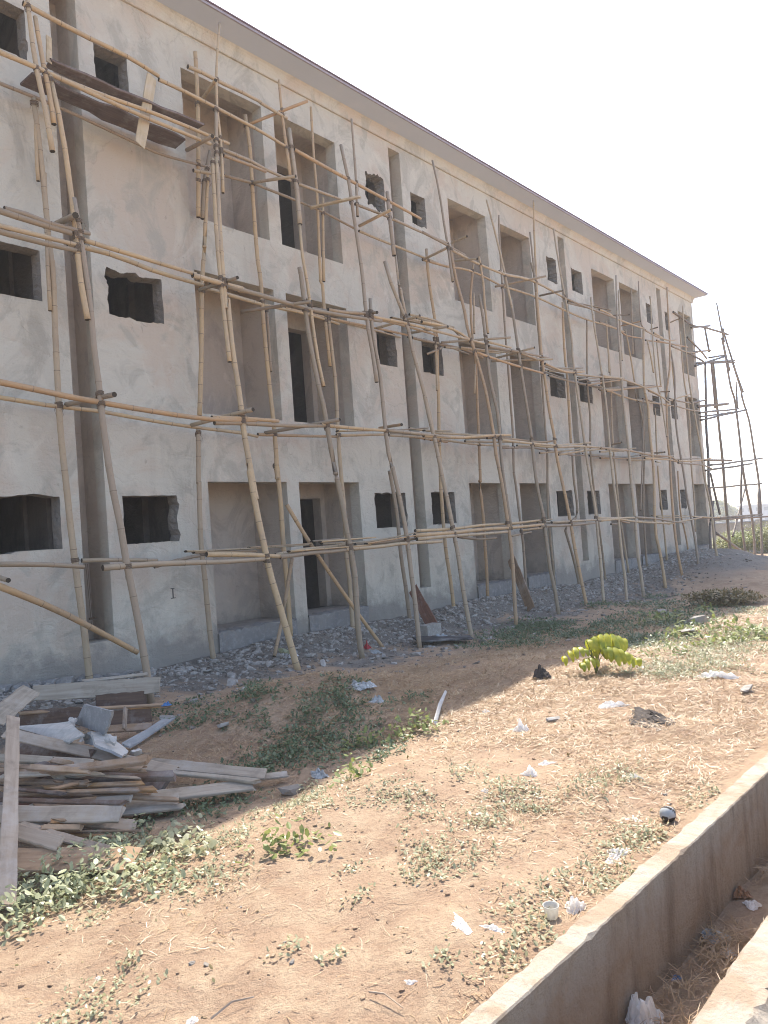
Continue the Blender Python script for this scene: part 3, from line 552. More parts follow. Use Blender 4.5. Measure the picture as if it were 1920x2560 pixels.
('D',0.0512,0.0512,[(30.02,9.65,8.91),(32.45,9.67,9.38)]),
('D',0.0512,0.0512,[(28.18,9.66,9.21),(29.1,9.66,9.13),(30.41,9.65,9.03),(31.81,9.66,9.21),(34.89,9.67,9.38)]),
('D',0.054400000000000004,0.054400000000000004,[(29.87,9.57,7.36),(33.91,9.61,8.27)]),
('D',0.0512,0.0512,[(31.79,9.6,7.95),(33.93,9.62,8.32)]),
('D',0.054400000000000004,0.054400000000000004,[(31.44,9.59,7.71),(35.35,9.61,8.28)]),
('D',0.048,0.048,[(29.38,9.62,8.42),(30.75,9.6,8.1),(31.38,9.59,7.85)]),
('D',0.048,0.048,[(29.04,9.59,7.82),(30.03,9.59,7.75),(30.94,9.58,7.67)]),
('D',0.054400000000000004,0.054400000000000004,[(29.46,9.49,5.74),(33.54,9.51,6.18)]),
('D',0.048,0.048,[(28.81,9.49,5.8),(30.59,9.5,6.07)]),
('D',0.048,0.048,[(29.85,9.59,7.89),(32.05,9.61,8.28)]),
('D',0.048,0.048,[(30.16,9.58,7.51),(35.3,9.61,8.18)]),
('l',0.036,0.030599999999999995,[(3.08,8.04,1.72),(3.52,8.03,1.68),(4.01,8.03,1.61)]),
('l',0.046,0.039099999999999996,[(4.23,8.02,1.58),(4.89,8.02,1.58),(5.78,8.02,1.54),(5.9,8.01,1.53),(6.58,8.01,1.51)]),
('l',0.044,0.037399999999999996,[(5.65,8.03,1.64),(6.36,8.02,1.58),(6.87,8.01,1.52)]),
('l',0.042,0.0357,[(6.85,8.01,1.52),(7.55,8.01,1.53),(7.89,8.01,1.52),(8.29,8.01,1.53)]),
('l',0.042,0.0357,[(8.18,8.02,1.54),(8.96,8.01,1.53),(9.62,8.02,1.55),(10.63,8.01,1.53)]),
('l',0.036,0.030599999999999995,[(4.66,9.38,1.68),(5.25,9.38,1.65),(5.77,9.38,1.6)]),
('l',0.034,0.028900000000000002,[(5.71,9.38,1.51),(6.6,9.38,1.62),(7.53,9.38,1.54)]),
('l',0.042,0.0357,[(9.95,8.02,1.6),(11.01,8.02,1.6),(11.62,8.02,1.6),(12.86,8.02,1.6)]),
('l',0.044,0.037399999999999996,[(9.91,8.03,1.67),(11.02,8.03,1.66),(12.06,8.03,1.68),(13.02,8.03,1.67),(14.33,8.03,1.68)]),
('l',0.036,0.030599999999999995,[(9.81,8.02,1.56),(10.2,8.01,1.53),(10.66,8.01,1.53)]),
('l',0.036,0.030599999999999995,[(12.01,8.64,1.57),(12.71,8.63,1.48),(13.39,8.63,1.47)]),
('l',0.042,0.0357,[(14.19,8.03,1.66),(15.49,8.03,1.62),(16.85,8.03,1.62)]),
('l',0.034,0.028900000000000002,[(15.17,9.38,1.47),(16.13,9.38,1.51)]),
('l',0.036,0.030599999999999995,[(15.63,9.38,1.57),(16.68,9.38,1.58)]),
('l',0.036,0.030599999999999995,[(16.82,9.38,1.66),(18.25,9.38,1.67)]),
('l',0.036,0.030599999999999995,[(14.74,8.04,1.71),(16.89,8.04,1.7),(17.84,8.04,1.69)]),
('l',0.036,0.030599999999999995,[(18.38,9.38,1.6),(19.69,9.38,1.6)]),
('l',0.036,0.030599999999999995,[(16.94,8.03,1.67),(18.55,8.03,1.68),(17.17,8.04,1.73)]),
('l',0.04,0.034,[(17.01,8.04,1.75),(18.03,8.04,1.7),(19.25,8.03,1.67)]),
('l',0.04,0.034,[(17.14,8.03,1.67),(18.19,8.03,1.66),(19.16,8.02,1.57),(20.58,8.01,1.49),(21.88,8.0,1.41)]),
('l',0.036,0.030599999999999995,[(19.09,8.64,1.54),(19.6,8.64,1.53)]),
('l',0.036,0.030599999999999995,[(19.64,8.65,1.62),(20.28,8.64,1.52)]),
('l',0.04,0.034,[(19.22,8.03,1.68),(20.65,8.02,1.6),(22.03,8.0,1.45),(22.85,8.0,1.4)]),
('l',0.034,0.028900000000000002,[(24.23,9.38,1.62),(25.67,9.38,1.56),(27.46,9.38,1.54)]),
('l',0.036,0.030599999999999995,[(22.27,8.0,1.44),(23.42,8.01,1.48),(24.37,8.01,1.51)]),
('l',0.034,0.028900000000000002,[(23.48,8.02,1.57),(25.33,8.01,1.48),(26.15,8.01,1.47)]),
('l',0.046,0.039099999999999996,[(3.29,8.32,3.69),(3.84,8.31,3.62),(4.21,8.3,3.57),(4.91,8.29,3.51),(5.59,8.29,3.47),(6.2,8.28,3.46),(6.83,8.29,3.5)]),
('l',0.04,0.034,[(6.09,8.28,3.41),(6.6,8.28,3.44),(6.89,8.28,3.44),(7.52,8.28,3.45),(8.19,8.29,3.49)]),
('l',0.042,0.0357,[(6.06,8.29,3.47),(6.61,8.29,3.5),(7.24,8.29,3.51)]),
('l',0.04,0.034,[(8.12,8.29,3.5),(9.11,8.29,3.5),(9.65,8.29,3.51)]),
('l',0.04,0.034,[(9.66,8.29,3.51),(10.99,8.29,3.49),(11.63,8.29,3.48)]),
('l',0.038,0.032299999999999995,[(3.72,9.4,3.74),(4.45,9.4,3.68),(5.04,9.4,3.67),(5.63,9.4,3.62),(6.66,9.4,3.54),(7.44,9.4,3.5)]),
('l',0.036,0.030599999999999995,[(6.94,9.4,3.53),(7.45,9.4,3.5),(7.75,9.4,3.46)]),
('l',0.036,0.030599999999999995,[(7.75,9.4,3.49),(8.64,9.4,3.52),(9.6,9.4,3.56)]),
('l',0.036,0.030599999999999995,[(9.56,9.4,3.57),(10.91,9.4,3.66)]),
('l',0.036,0.030599999999999995,[(11.03,9.4,3.65),(12.99,9.4,3.69)]),
('l',0.036,0.030599999999999995,[(11.79,9.4,3.66),(12.98,9.4,3.6),(12.35,9.4,3.62)]),
('l',0.042,0.0357,[(10.71,8.29,3.48),(11.0,8.29,3.48),(11.97,8.29,3.49),(13.04,8.3,3.59),(13.76,8.31,3.65)]),
('l',0.038,0.032299999999999995,[(12.14,9.4,3.63),(12.56,9.4,3.65),(14.13,9.4,3.6),(15.42,9.4,3.62)]),
('l',0.034,0.028900000000000002,[(11.73,8.83,3.65),(13.82,8.83,3.71)]),
('l',0.04,0.034,[(13.33,8.29,3.52),(14.2,8.29,3.5),(15.66,8.29,3.49),(16.34,8.3,3.55)]),
('l',0.038,0.032299999999999995,[(15.09,9.4,3.57),(16.56,9.4,3.61),(17.86,9.4,3.55),(18.82,9.4,3.5),(19.48,9.4,3.54)]),
('l',0.034,0.028900000000000002,[(12.77,8.82,3.53),(14.59,8.82,3.6)]),
('l',0.034,0.028900000000000002,[(14.65,8.83,3.65),(15.57,8.83,3.67)]),
('l',0.036,0.030599999999999995,[(15.6,8.82,3.56),(16.66,8.82,3.57),(18.65,8.84,3.77)]),
('l',0.04,0.034,[(15.7,8.28,3.45),(17.29,8.3,3.54),(18.54,8.3,3.54)]),
('l',0.036,0.030599999999999995,[(16.72,8.8,3.37),(18.5,8.82,3.55),(19.73,8.83,3.65)]),
('l',0.038,0.032299999999999995,[(19.7,9.4,3.51),(22.07,9.4,3.5)]),
('l',0.036,0.030599999999999995,[(18.61,8.3,3.54),(19.5,8.29,3.5),(18.38,8.29,3.49)]),
('l',0.04,0.034,[(18.04,8.29,3.53),(19.8,8.29,3.52),(21.48,8.28,3.44),(22.83,8.28,3.44),(23.35,8.26,3.31)]),
('l',0.034,0.028900000000000002,[(19.15,8.82,3.53),(21.01,8.83,3.64)]),
('l',0.036,0.030599999999999995,[(20.39,9.4,3.47),(21.29,9.4,3.48),(22.32,9.4,3.5),(23.69,9.4,3.6)]),
('l',0.034,0.028900000000000002,[(20.03,8.83,3.62),(21.62,8.83,3.72)]),
('l',0.034,0.028900000000000002,[(22.31,9.4,3.46),(24.44,9.4,3.52)]),
('l',0.036,0.030599999999999995,[(20.83,8.27,3.34),(22.78,8.27,3.34),(23.42,8.26,3.29)]),
('l',0.036,0.030599999999999995,[(23.01,8.82,3.5),(24.61,8.82,3.59)]),
('l',0.036,0.030599999999999995,[(23.44,8.26,3.32),(25.54,8.28,3.4),(26.86,8.29,3.51)]),
('l',0.036,0.030599999999999995,[(23.41,8.26,3.27),(25.82,8.25,3.22),(26.59,8.24,3.12)]),
('l',0.034,0.028900000000000002,[(24.6,9.4,3.46),(25.04,9.4,3.43)]),
('l',0.05,0.0425,[(3.5,8.6,5.73),(3.73,8.6,5.71),(4.0,8.6,5.69),(4.39,8.59,5.67)]),
('l',0.042,0.0357,[(3.62,8.61,5.77),(3.79,8.61,5.78),(4.09,8.6,5.74),(4.47,8.6,5.72),(4.63,8.6,5.74)]),
('l',0.042,0.0357,[(3.48,8.57,5.53),(3.98,8.57,5.53),(4.43,8.57,5.53)]),
('l',0.046,0.039099999999999996,[(3.47,8.57,5.47),(3.88,8.56,5.45),(4.44,8.56,5.46)]),
('l',0.042,0.0357,[(4.42,8.59,5.64),(5.07,8.59,5.61),(5.77,8.58,5.57),(6.17,8.58,5.55)]),
('l',0.046,0.039099999999999996,[(4.55,9.02,5.73),(4.97,9.02,5.73),(5.32,9.01,5.71),(5.78,9.01,5.64),(6.58,9.0,5.6)]),
('l',0.05,0.0425,[(6.11,8.57,5.53),(6.58,8.57,5.51),(7.22,8.57,5.49),(6.87,8.57,5.47)]),
('l',0.04,0.034,[(6.93,9.43,5.75),(7.93,9.43,5.72)]),
('l',0.048,0.0408,[(6.68,8.57,5.49),(7.12,8.57,5.48),(7.64,8.56,5.45),(8.15,8.56,5.43),(8.63,8.56,5.44),(9.63,8.57,5.52),(10.09,8.58,5.56)]),
('l',0.038,0.032299999999999995,[(7.37,9.43,5.73),(8.05,9.43,5.7),(9.03,9.43,5.71),(9.88,9.43,5.66)]),
('l',0.034,0.028900000000000002,[(8.56,9.43,5.72),(9.91,9.43,5.74),(10.65,9.43,5.75),(11.87,9.43,5.77)]),
('l',0.042,0.0357,[(8.74,8.57,5.52),(9.16,8.58,5.55),(9.67,8.59,5.62)]),
('l',0.04,0.034,[(9.83,8.58,5.59),(10.73,8.59,5.63),(12.13,8.59,5.63)]),
('l',0.036,0.030599999999999995,[(12.02,9.43,5.74),(12.99,9.43,5.74),(13.28,9.43,5.74),(12.47,9.43,5.45)]),
('l',0.04,0.034,[(11.47,9.03,5.93),(12.78,9.04,5.98)]),
('l',0.038,0.032299999999999995,[(11.31,8.6,5.74),(12.18,8.61,5.79),(12.82,8.59,5.67),(12.98,8.59,5.62)]),
('l',0.038,0.032299999999999995,[(11.35,8.59,5.63),(12.85,8.59,5.63),(13.43,8.59,5.63)]),
('l',0.034,0.028900000000000002,[(12.43,9.43,5.76),(13.06,9.43,5.74),(13.74,9.43,5.76),(14.65,9.43,5.66)]),
('l',0.034,0.028900000000000002,[(13.12,9.0,5.59),(14.22,9.01,5.68),(15.39,9.02,5.79)]),
('l',0.036,0.030599999999999995,[(13.59,8.6,5.69),(14.52,8.6,5.69)]),
('l',0.036,0.030599999999999995,[(13.61,8.59,5.61),(14.6,8.59,5.64)]),
('l',0.036,0.030599999999999995,[(15.57,9.03,5.87),(16.46,9.02,5.78)]),
('l',0.038,0.032299999999999995,[(14.5,8.59,5.63),(15.64,8.59,5.67),(16.4,8.6,5.69)]),
('l',0.038,0.032299999999999995,[(13.03,8.55,5.38),(13.8,8.55,5.33),(14.67,8.54,5.28),(15.78,8.53,5.25)]),
('l',0.036,0.030599999999999995,[(14.91,8.59,5.62),(15.83,8.58,5.57)]),
('l',0.038,0.032299999999999995,[(16.0,8.57,5.51),(17.04,8.56,5.43),(18.09,8.58,5.57)]),
('l',0.036,0.030599999999999995,[(17.72,9.43,5.59),(19.14,9.43,5.56),(20.35,9.43,5.58)]),
('l',0.034,0.028900000000000002,[(16.93,9.0,5.53),(19.02,9.02,5.79)]),
('l',0.038,0.032299999999999995,[(17.48,8.56,5.42),(19.08,8.58,5.54),(20.63,8.59,5.68)]),
('l',0.034,0.028900000000000002,[(18.48,8.99,5.47),(20.13,9.02,5.73)]),
('l',0.036,0.030599999999999995,[(19.43,9.43,5.55),(21.16,9.43,5.59),(22.34,9.43,5.47)]),
('l',0.034,0.028900000000000002,[(19.03,8.99,5.39),(21.65,9.02,5.82)]),
('l',0.034,0.028900000000000002,[(20.15,8.98,5.37),(21.53,9.0,5.52)]),
('l',0.038,0.032299999999999995,[(20.77,9.43,5.62),(21.23,9.43,5.55),(22.45,9.43,5.46),(24.3,9.43,5.44),(26.31,9.43,5.53)]),
('l',0.038,0.032299999999999995,[(19.14,8.58,5.58),(20.49,8.59,5.64),(22.04,8.57,5.53),(23.24,8.56,5.39),(23.84,8.53,5.24)]),
('l',0.036,0.030599999999999995,[(20.22,8.98,5.34),(24.62,9.03,5.94)]),
('l',0.034,0.028900000000000002,[(23.47,9.01,5.66),(24.8,9.0,5.54)]),
('l',0.034,0.028900000000000002,[(24.65,9.43,5.47),(26.89,9.43,5.51)]),
('l',0.034,0.028900000000000002,[(25.13,8.99,5.47),(27.4,9.03,5.93)]),
('l',0.034,0.028900000000000002,[(24.35,8.55,5.36),(25.97,8.56,5.39)]),
('l',0.034,0.028900000000000002,[(24.34,8.53,5.19),(25.81,8.52,5.14),(26.63,8.52,5.16)]),
('l',0.034,0.028900000000000002,[(23.63,9.43,5.42),(26.89,9.43,5.52)]),
('l',0.04,0.034,[(3.74,8.89,7.81),(4.19,8.89,7.81),(4.87,8.89,7.78),(5.62,8.89,7.76),(6.8,8.88,7.75)]),
('l',0.038,0.032299999999999995,[(4.39,8.89,7.81),(5.0,8.89,7.81),(5.88,8.9,7.87),(7.17,8.91,7.9)]),
('l',0.03,0.0255,[(3.96,9.45,7.78),(4.48,9.45,7.77),(5.06,9.45,7.75),(5.87,9.45,7.69),(6.35,9.45,7.66),(7.18,9.45,7.74)]),
('l',0.036,0.030599999999999995,[(6.67,9.17,7.42),(7.0,9.17,7.48),(7.24,9.18,7.52)]),
('l',0.032,0.0272,[(7.46,9.45,7.7),(8.12,9.45,7.76),(8.08,9.45,7.75),(8.61,9.45,7.75),(9.24,9.45,7.74),(9.68,9.45,7.73),(10.51,9.45,7.64)]),
('l',0.034,0.028900000000000002,[(10.65,9.45,7.63),(11.6,9.45,7.59),(12.71,9.45,7.57),(13.54,9.45,7.56)]),
('l',0.036,0.030599999999999995,[(12.62,9.45,7.51),(13.54,9.45,7.57),(13.97,9.45,7.64),(14.65,9.45,7.68),(15.79,9.45,7.58)]),
('l',0.036,0.030599999999999995,[(15.74,9.45,7.6),(17.32,9.45,7.64),(18.89,9.45,7.57),(20.59,9.45,7.55),(22.99,9.45,7.6)]),
('l',0.036,0.030599999999999995,[(7.01,8.88,7.74),(7.67,8.88,7.74),(7.57,8.89,7.75),(7.86,8.88,7.71),(8.39,8.88,7.7)]),
('l',0.034,0.028900000000000002,[(7.02,8.87,7.64),(7.65,8.87,7.66),(7.85,8.87,7.66)]),
('l',0.034,0.028900000000000002,[(8.55,8.88,7.69),(8.99,8.88,7.71),(9.56,8.88,7.73)]),
('l',0.036,0.030599999999999995,[(9.95,8.89,7.76),(10.78,8.89,7.78),(11.05,8.89,7.76)]),
('l',0.034,0.028900000000000002,[(11.01,8.89,7.77),(11.84,8.88,7.74),(12.79,8.88,7.73)]),
('l',0.034,0.028900000000000002,[(11.9,8.88,7.74),(12.78,8.88,7.68),(13.42,8.87,7.62)]),
('l',0.038,0.032299999999999995,[(12.84,8.86,7.6),(13.76,8.86,7.54),(14.78,8.85,7.52)]),
('l',0.042,0.0357,[(14.69,8.86,7.54),(14.94,8.85,7.52),(16.26,8.87,7.67),(17.73,8.86,7.55)]),
('l',0.038,0.032299999999999995,[(17.69,8.86,7.55),(18.36,8.86,7.54),(19.5,8.85,7.53),(21.01,8.86,7.54)]),
('l',0.036,0.030599999999999995,[(18.68,9.19,7.66),(19.87,9.2,7.74),(21.54,9.21,7.92)]),
('l',0.036,0.030599999999999995,[(19.93,8.86,7.6),(20.4,8.87,7.62),(20.98,8.86,7.54)]),
('l',0.036,0.030599999999999995,[(21.11,8.85,7.52),(23.1,8.86,7.58)]),
('l',0.036,0.030599999999999995,[(21.18,9.45,7.59),(22.55,9.45,7.6),(23.14,9.45,7.5),(24.56,9.45,7.61)]),
('l',0.036,0.030599999999999995,[(23.15,8.85,7.53),(24.12,8.85,7.48),(25.2,8.85,7.51),(25.94,8.87,7.64)]),
('l',0.036,0.030599999999999995,[(24.72,9.45,7.57),(26.99,9.45,7.8),(28.84,9.46,7.92)]),
('l',0.034,0.028900000000000002,[(23.9,8.86,7.55),(24.65,8.85,7.5)]),
('l',0.036,0.030599999999999995,[(25.26,8.82,7.31),(26.51,8.82,7.31),(27.96,8.84,7.46)]),
('l',0.034,0.028900000000000002,[(24.03,8.83,7.33),(26.31,8.84,7.46)]),
('l',0.042,0.0357,[(4.16,9.01,8.66),(4.85,9.01,8.61),(5.58,9.0,8.6),(6.05,8.99,8.53)]),
('l',0.036,0.030599999999999995,[(6.04,8.99,8.47),(6.43,8.98,8.46),(6.97,8.98,8.44),(7.8,8.98,8.4),(8.39,8.96,8.31)]),
('l',0.04,0.034,[(8.6,8.97,8.32),(9.06,8.96,8.28),(10.06,8.95,8.21),(11.07,8.94,8.12),(11.95,8.92,8.03)]),
('l',0.04,0.034,[(6.61,9.05,8.93),(7.06,9.06,8.97),(7.26,9.05,8.94),(7.91,9.05,8.96),(8.05,9.05,8.92),(8.56,9.05,8.89)]),
('c',0.042,0.042,[(4.59,9.4,3.72),(4.5,8.0,3.6)]),
('c',0.04,0.04,[(6.49,9.4,3.56),(6.55,8.0,3.58)]),
('c',0.038,0.038,[(7.9,9.4,3.53),(8.25,8.0,3.55)]),
('c',0.034,0.034,[(10.76,9.4,3.77),(9.74,8.0,3.57)]),
('c',0.05,0.05,[(4.57,9.4,6.08),(4.31,8.31,5.78)]),
('c',0.034,0.034,[(6.79,9.4,5.68),(6.65,8.27,5.52)]),
('c',0.036,0.036,[(7.59,9.4,5.48),(8.07,8.26,5.44)]),
('c',0.034,0.034,[(10.9,9.4,5.75),(10.87,8.3,5.72)]),
('c',0.034,0.034,[(10.53,9.4,5.99),(9.64,8.28,5.56)]),
('c',0.034,0.034,[(11.99,9.4,5.83),(11.73,8.29,5.65)]),
('c',0.038,0.038,[(6.74,9.4,7.85),(6.6,8.57,7.67)]),
('c',0.034,0.034,[(8.03,9.4,8.73),(8.82,8.78,9.16)]),
('c',0.034,0.034,[(8.03,9.4,7.74),(8.2,8.56,7.58)]),
('c',0.038,0.038,[(10.6,9.4,7.69),(10.61,8.58,7.73)]),
('c',0.036,0.036,[(12.6,9.4,7.51),(12.24,8.53,7.39)]),
('c',0.034,0.034,[(13.68,9.4,8.12),(13.1,8.6,7.87)]),
('c',0.032,0.032,[(13.77,9.4,7.73),(13.33,8.54,7.42)]),
('c',0.034,0.034,[(15.37,9.4,7.48),(16.4,8.58,7.72)]),
('c',0.034,0.034,[(17.55,9.4,7.67),(17.17,8.55,7.51)]),
('c',0.034,0.034,[(12.99,9.4,5.78),(14.07,8.31,5.79)]),
('c',0.034,0.034,[(15.18,9.4,5.72),(15.05,8.3,5.71)]),
('c',0.034,0.034,[(14.95,9.4,5.6),(15.86,8.28,5.55)]),
('c',0.03,0.03,[(21.02,9.4,3.86),(18.75,8.01,3.66)]),
('c',0.03,0.03,[(21.0,9.4,3.85),(18.72,8.01,3.67)]),
('c',0.034,0.034,[(24.57,9.4,3.75),(21.66,7.99,3.5)]),
('c',0.03,0.03,[(22.6,9.4,7.7),(22.12,8.56,7.57)]),
('c',0.03,0.03,[(22.13,9.4,7.95),(21.33,8.57,7.63)]),
('c',0.03,0.03,[(27.12,9.4,8.58),(25.79,8.66,8.28)]),
('c',0.03,0.03,[(25.12,9.4,7.99),(23.46,8.56,7.6)]),
('c',0.03,0.03,[(25.57,9.4,5.9),(23.21,8.27,5.48)]),
('c',0.034,0.034,[(7.06,9.4,8.74),(6.84,8.71,8.66)]),
('s',0.036,0.0288,[(6.07,8.65,1.68),(7.99,8.65,1.65)]),
('s',0.036,0.0288,[(6.82,8.65,1.68),(8.05,8.65,1.66)]),
('s',0.036,0.0288,[(8.08,8.65,1.7),(8.85,8.65,1.71)]),
('s',0.036,0.0288,[(7.67,8.04,1.68),(8.91,8.04,1.69)]),
('s',0.036,0.0288,[(8.28,8.65,1.65),(9.43,8.65,1.62),(10.8,8.66,1.72)]),
('s',0.036,0.0288,[(7.03,8.02,1.58),(8.75,8.02,1.58)]),
('s',0.036,0.0288,[(8.66,8.02,1.6),(10.21,8.04,1.68)]),
('s',0.036,0.0288,[(10.94,8.65,1.64),(11.8,8.65,1.64)]),
('s',0.036,0.0288,[(5.75,8.65,1.7),(6.96,8.65,1.67)]),
('s',0.036,0.0288,[(5.87,8.65,1.67),(6.95,8.65,1.62)]),
('s',0.036,0.0288,[(14.04,8.66,1.73),(15.89,8.66,1.79)]),
('s',0.036,0.0288,[(12.46,8.65,1.67),(13.94,8.65,1.72)]),
('s',0.036,0.0288,[(9.01,8.82,3.53),(10.4,8.83,3.64)]),
('s',0.036,0.0288,[(10.4,8.82,3.61),(11.56,8.84,3.74)]),
('s',0.036,0.0288,[(11.42,8.83,3.68),(12.32,8.83,3.72)]),
('s',0.036,0.0288,[(11.43,8.83,3.69),(12.27,8.84,3.73)]),
('s',0.036,0.0288,[(18.7,9.19,7.7),(21.56,9.22,7.97)]),
('s',0.036,0.0288,[(16.74,9.0,5.53),(18.08,9.01,5.69)]),
('s',0.036,0.0288,[(10.92,9.03,5.86),(12.49,9.03,5.94)]),
('s',0.036,0.0288,[(20.18,9.02,5.75),(21.55,9.03,5.88)]),
('s',0.036,0.0288,[(28.82,9.19,7.67),(30.76,9.22,8.04)]),
('l',0.036,0.029,[(6.89,8.15,1.55),(7.59,8.15,1.6),(7.93,8.15,1.59),(8.33,8.15,1.61)]),
('l',0.036,0.029,[(8.52,8.13,1.6),(9.3,8.12,1.59),(9.96,8.13,1.61),(10.97,8.12,1.64)]),
('l',0.037,0.03,[(10.05,8.12,1.75),(11.16,8.12,1.74),(12.2,8.12,1.76),(13.16,8.12,1.75),(14.47,8.12,1.79)]),
('l',0.036,0.029,[(14.45,8.23,1.75),(15.75,8.23,1.68),(17.11,8.23,1.61)]),
('l',0.034,0.027,[(17.57,8.3,1.67),(18.62,8.3,1.69),(19.59,8.29,1.6),(21.01,8.28,1.52),(22.31,8.27,1.39)]),
('l',0.029,0.023,[(24.24,9.53,1.69),(25.68,9.53,1.62),(27.47,9.53,1.6)]),
('l',0.031,0.024,[(11.39,9.69,3.76),(13.35,9.69,3.78)]),
('l',0.029,0.023,[(11.29,9.09,3.76),(13.38,9.09,3.73)]),
('l',0.034,0.027,[(12.98,8.41,3.55),(13.85,8.41,3.58),(15.31,8.41,3.57),(15.99,8.42,3.66)]),
('l',0.029,0.023,[(12.99,8.95,3.62),(14.81,8.95,3.74)]),
('l',0.031,0.024,[(15.18,9.02,3.57),(16.24,9.02,3.59),(18.23,9.04,3.75)]),
('l',0.031,0.024,[(16.26,9.06,3.43),(18.04,9.08,3.57),(19.27,9.09,3.72)]),
('l',0.032,0.026,[(19.66,9.58,3.59),(22.03,9.58,3.58)]),
('l',0.031,0.024,[(20.61,9.51,3.54),(21.51,9.51,3.55),(22.54,9.51,3.57),(23.91,9.51,3.72)]),
('l',0.029,0.023,[(22.23,9.59,3.52),(24.36,9.59,3.57)]),
('l',0.031,0.024,[(20.96,8.44,3.44),(22.91,8.44,3.41),(23.55,8.43,3.34)]),
('l',0.031,0.024,[(23.0,8.48,3.38),(25.1,8.5,3.46),(26.42,8.51,3.53)]),
('l',0.041,0.033,[(6.49,8.71,5.55),(6.93,8.71,5.55),(7.45,8.7,5.52),(7.96,8.7,5.5),(8.44,8.7,5.51),(9.44,8.71,5.59),(9.9,8.72,5.6)]),
('l',0.029,0.023,[(8.63,9.66,5.81),(9.98,9.66,5.8),(10.72,9.66,5.81),(11.94,9.66,5.79)]),
('l',0.034,0.027,[(9.77,8.8,5.63),(10.67,8.81,5.68),(12.07,8.81,5.65)]),
('l',0.034,0.027,[(11.83,9.13,6.05),(13.14,9.14,6.07)]),
('l',0.032,0.026,[(11.04,8.68,5.86),(11.91,8.69,5.88),(12.55,8.67,5.76),(12.71,8.67,5.66)]),
('l',0.029,0.023,[(12.21,9.68,5.83),(12.84,9.68,5.83),(13.52,9.68,5.85),(14.43,9.68,5.77)]),
('l',0.029,0.023,[(12.91,9.25,5.62),(14.01,9.26,5.72),(15.18,9.27,5.8)]),
('l',0.032,0.026,[(14.0,8.87,5.69),(15.14,8.87,5.74),(15.9,8.88,5.81)]),
('l',0.032,0.026,[(16.25,8.83,5.57),(17.29,8.82,5.51),(18.34,8.84,5.65)]),
('l',0.031,0.024,[(17.45,9.5,5.7),(18.87,9.5,5.63),(20.08,9.5,5.62)]),
('l',0.029,0.023,[(17.33,9.23,5.71),(19.42,9.25,5.96)]),
('l',0.029,0.023,[(18.72,9.09,5.57),(20.37,9.12,5.84)]),
('l',0.031,0.024,[(19.87,9.63,5.64),(21.6,9.63,5.64),(22.78,9.63,5.48)]),
('l',0.029,0.023,[(19.31,9.13,5.53),(21.93,9.16,5.92)]),
('l',0.029,0.023,[(20.44,9.26,5.43),(21.82,9.28,5.66)]),
('l',0.031,0.024,[(19.99,9.09,5.38),(24.39,9.14,5.96)]),
('l',0.029,0.023,[(24.2,9.51,5.56),(26.44,9.51,5.5)]),
('l',0.029,0.023,[(24.35,8.68,5.44),(25.97,8.69,5.42)]),
('l',0.029,0.023,[(23.32,9.56,5.49),(26.58,9.56,5.56)])]
LOOSE={'brace_left':(0.05,[(3.18,8.45,1.52),(4.0,8.6,1.09),(5.01,8.75,0.46)]),'stub_left':(0.04,[(3.39,8.9,1.59),(3.34,8.4,1.54)]),'brace_mid':(0.04,[(7.83,8.9,2.31),(8.17,8.75,1.62),(8.74,8.5,0.6),(9.25,8.3,-0.21)]),'prop_mid':(0.038,[(7.91,8.95,1.45),(7.44,8.7,0.65),(7.0,8.45,0.08)])}
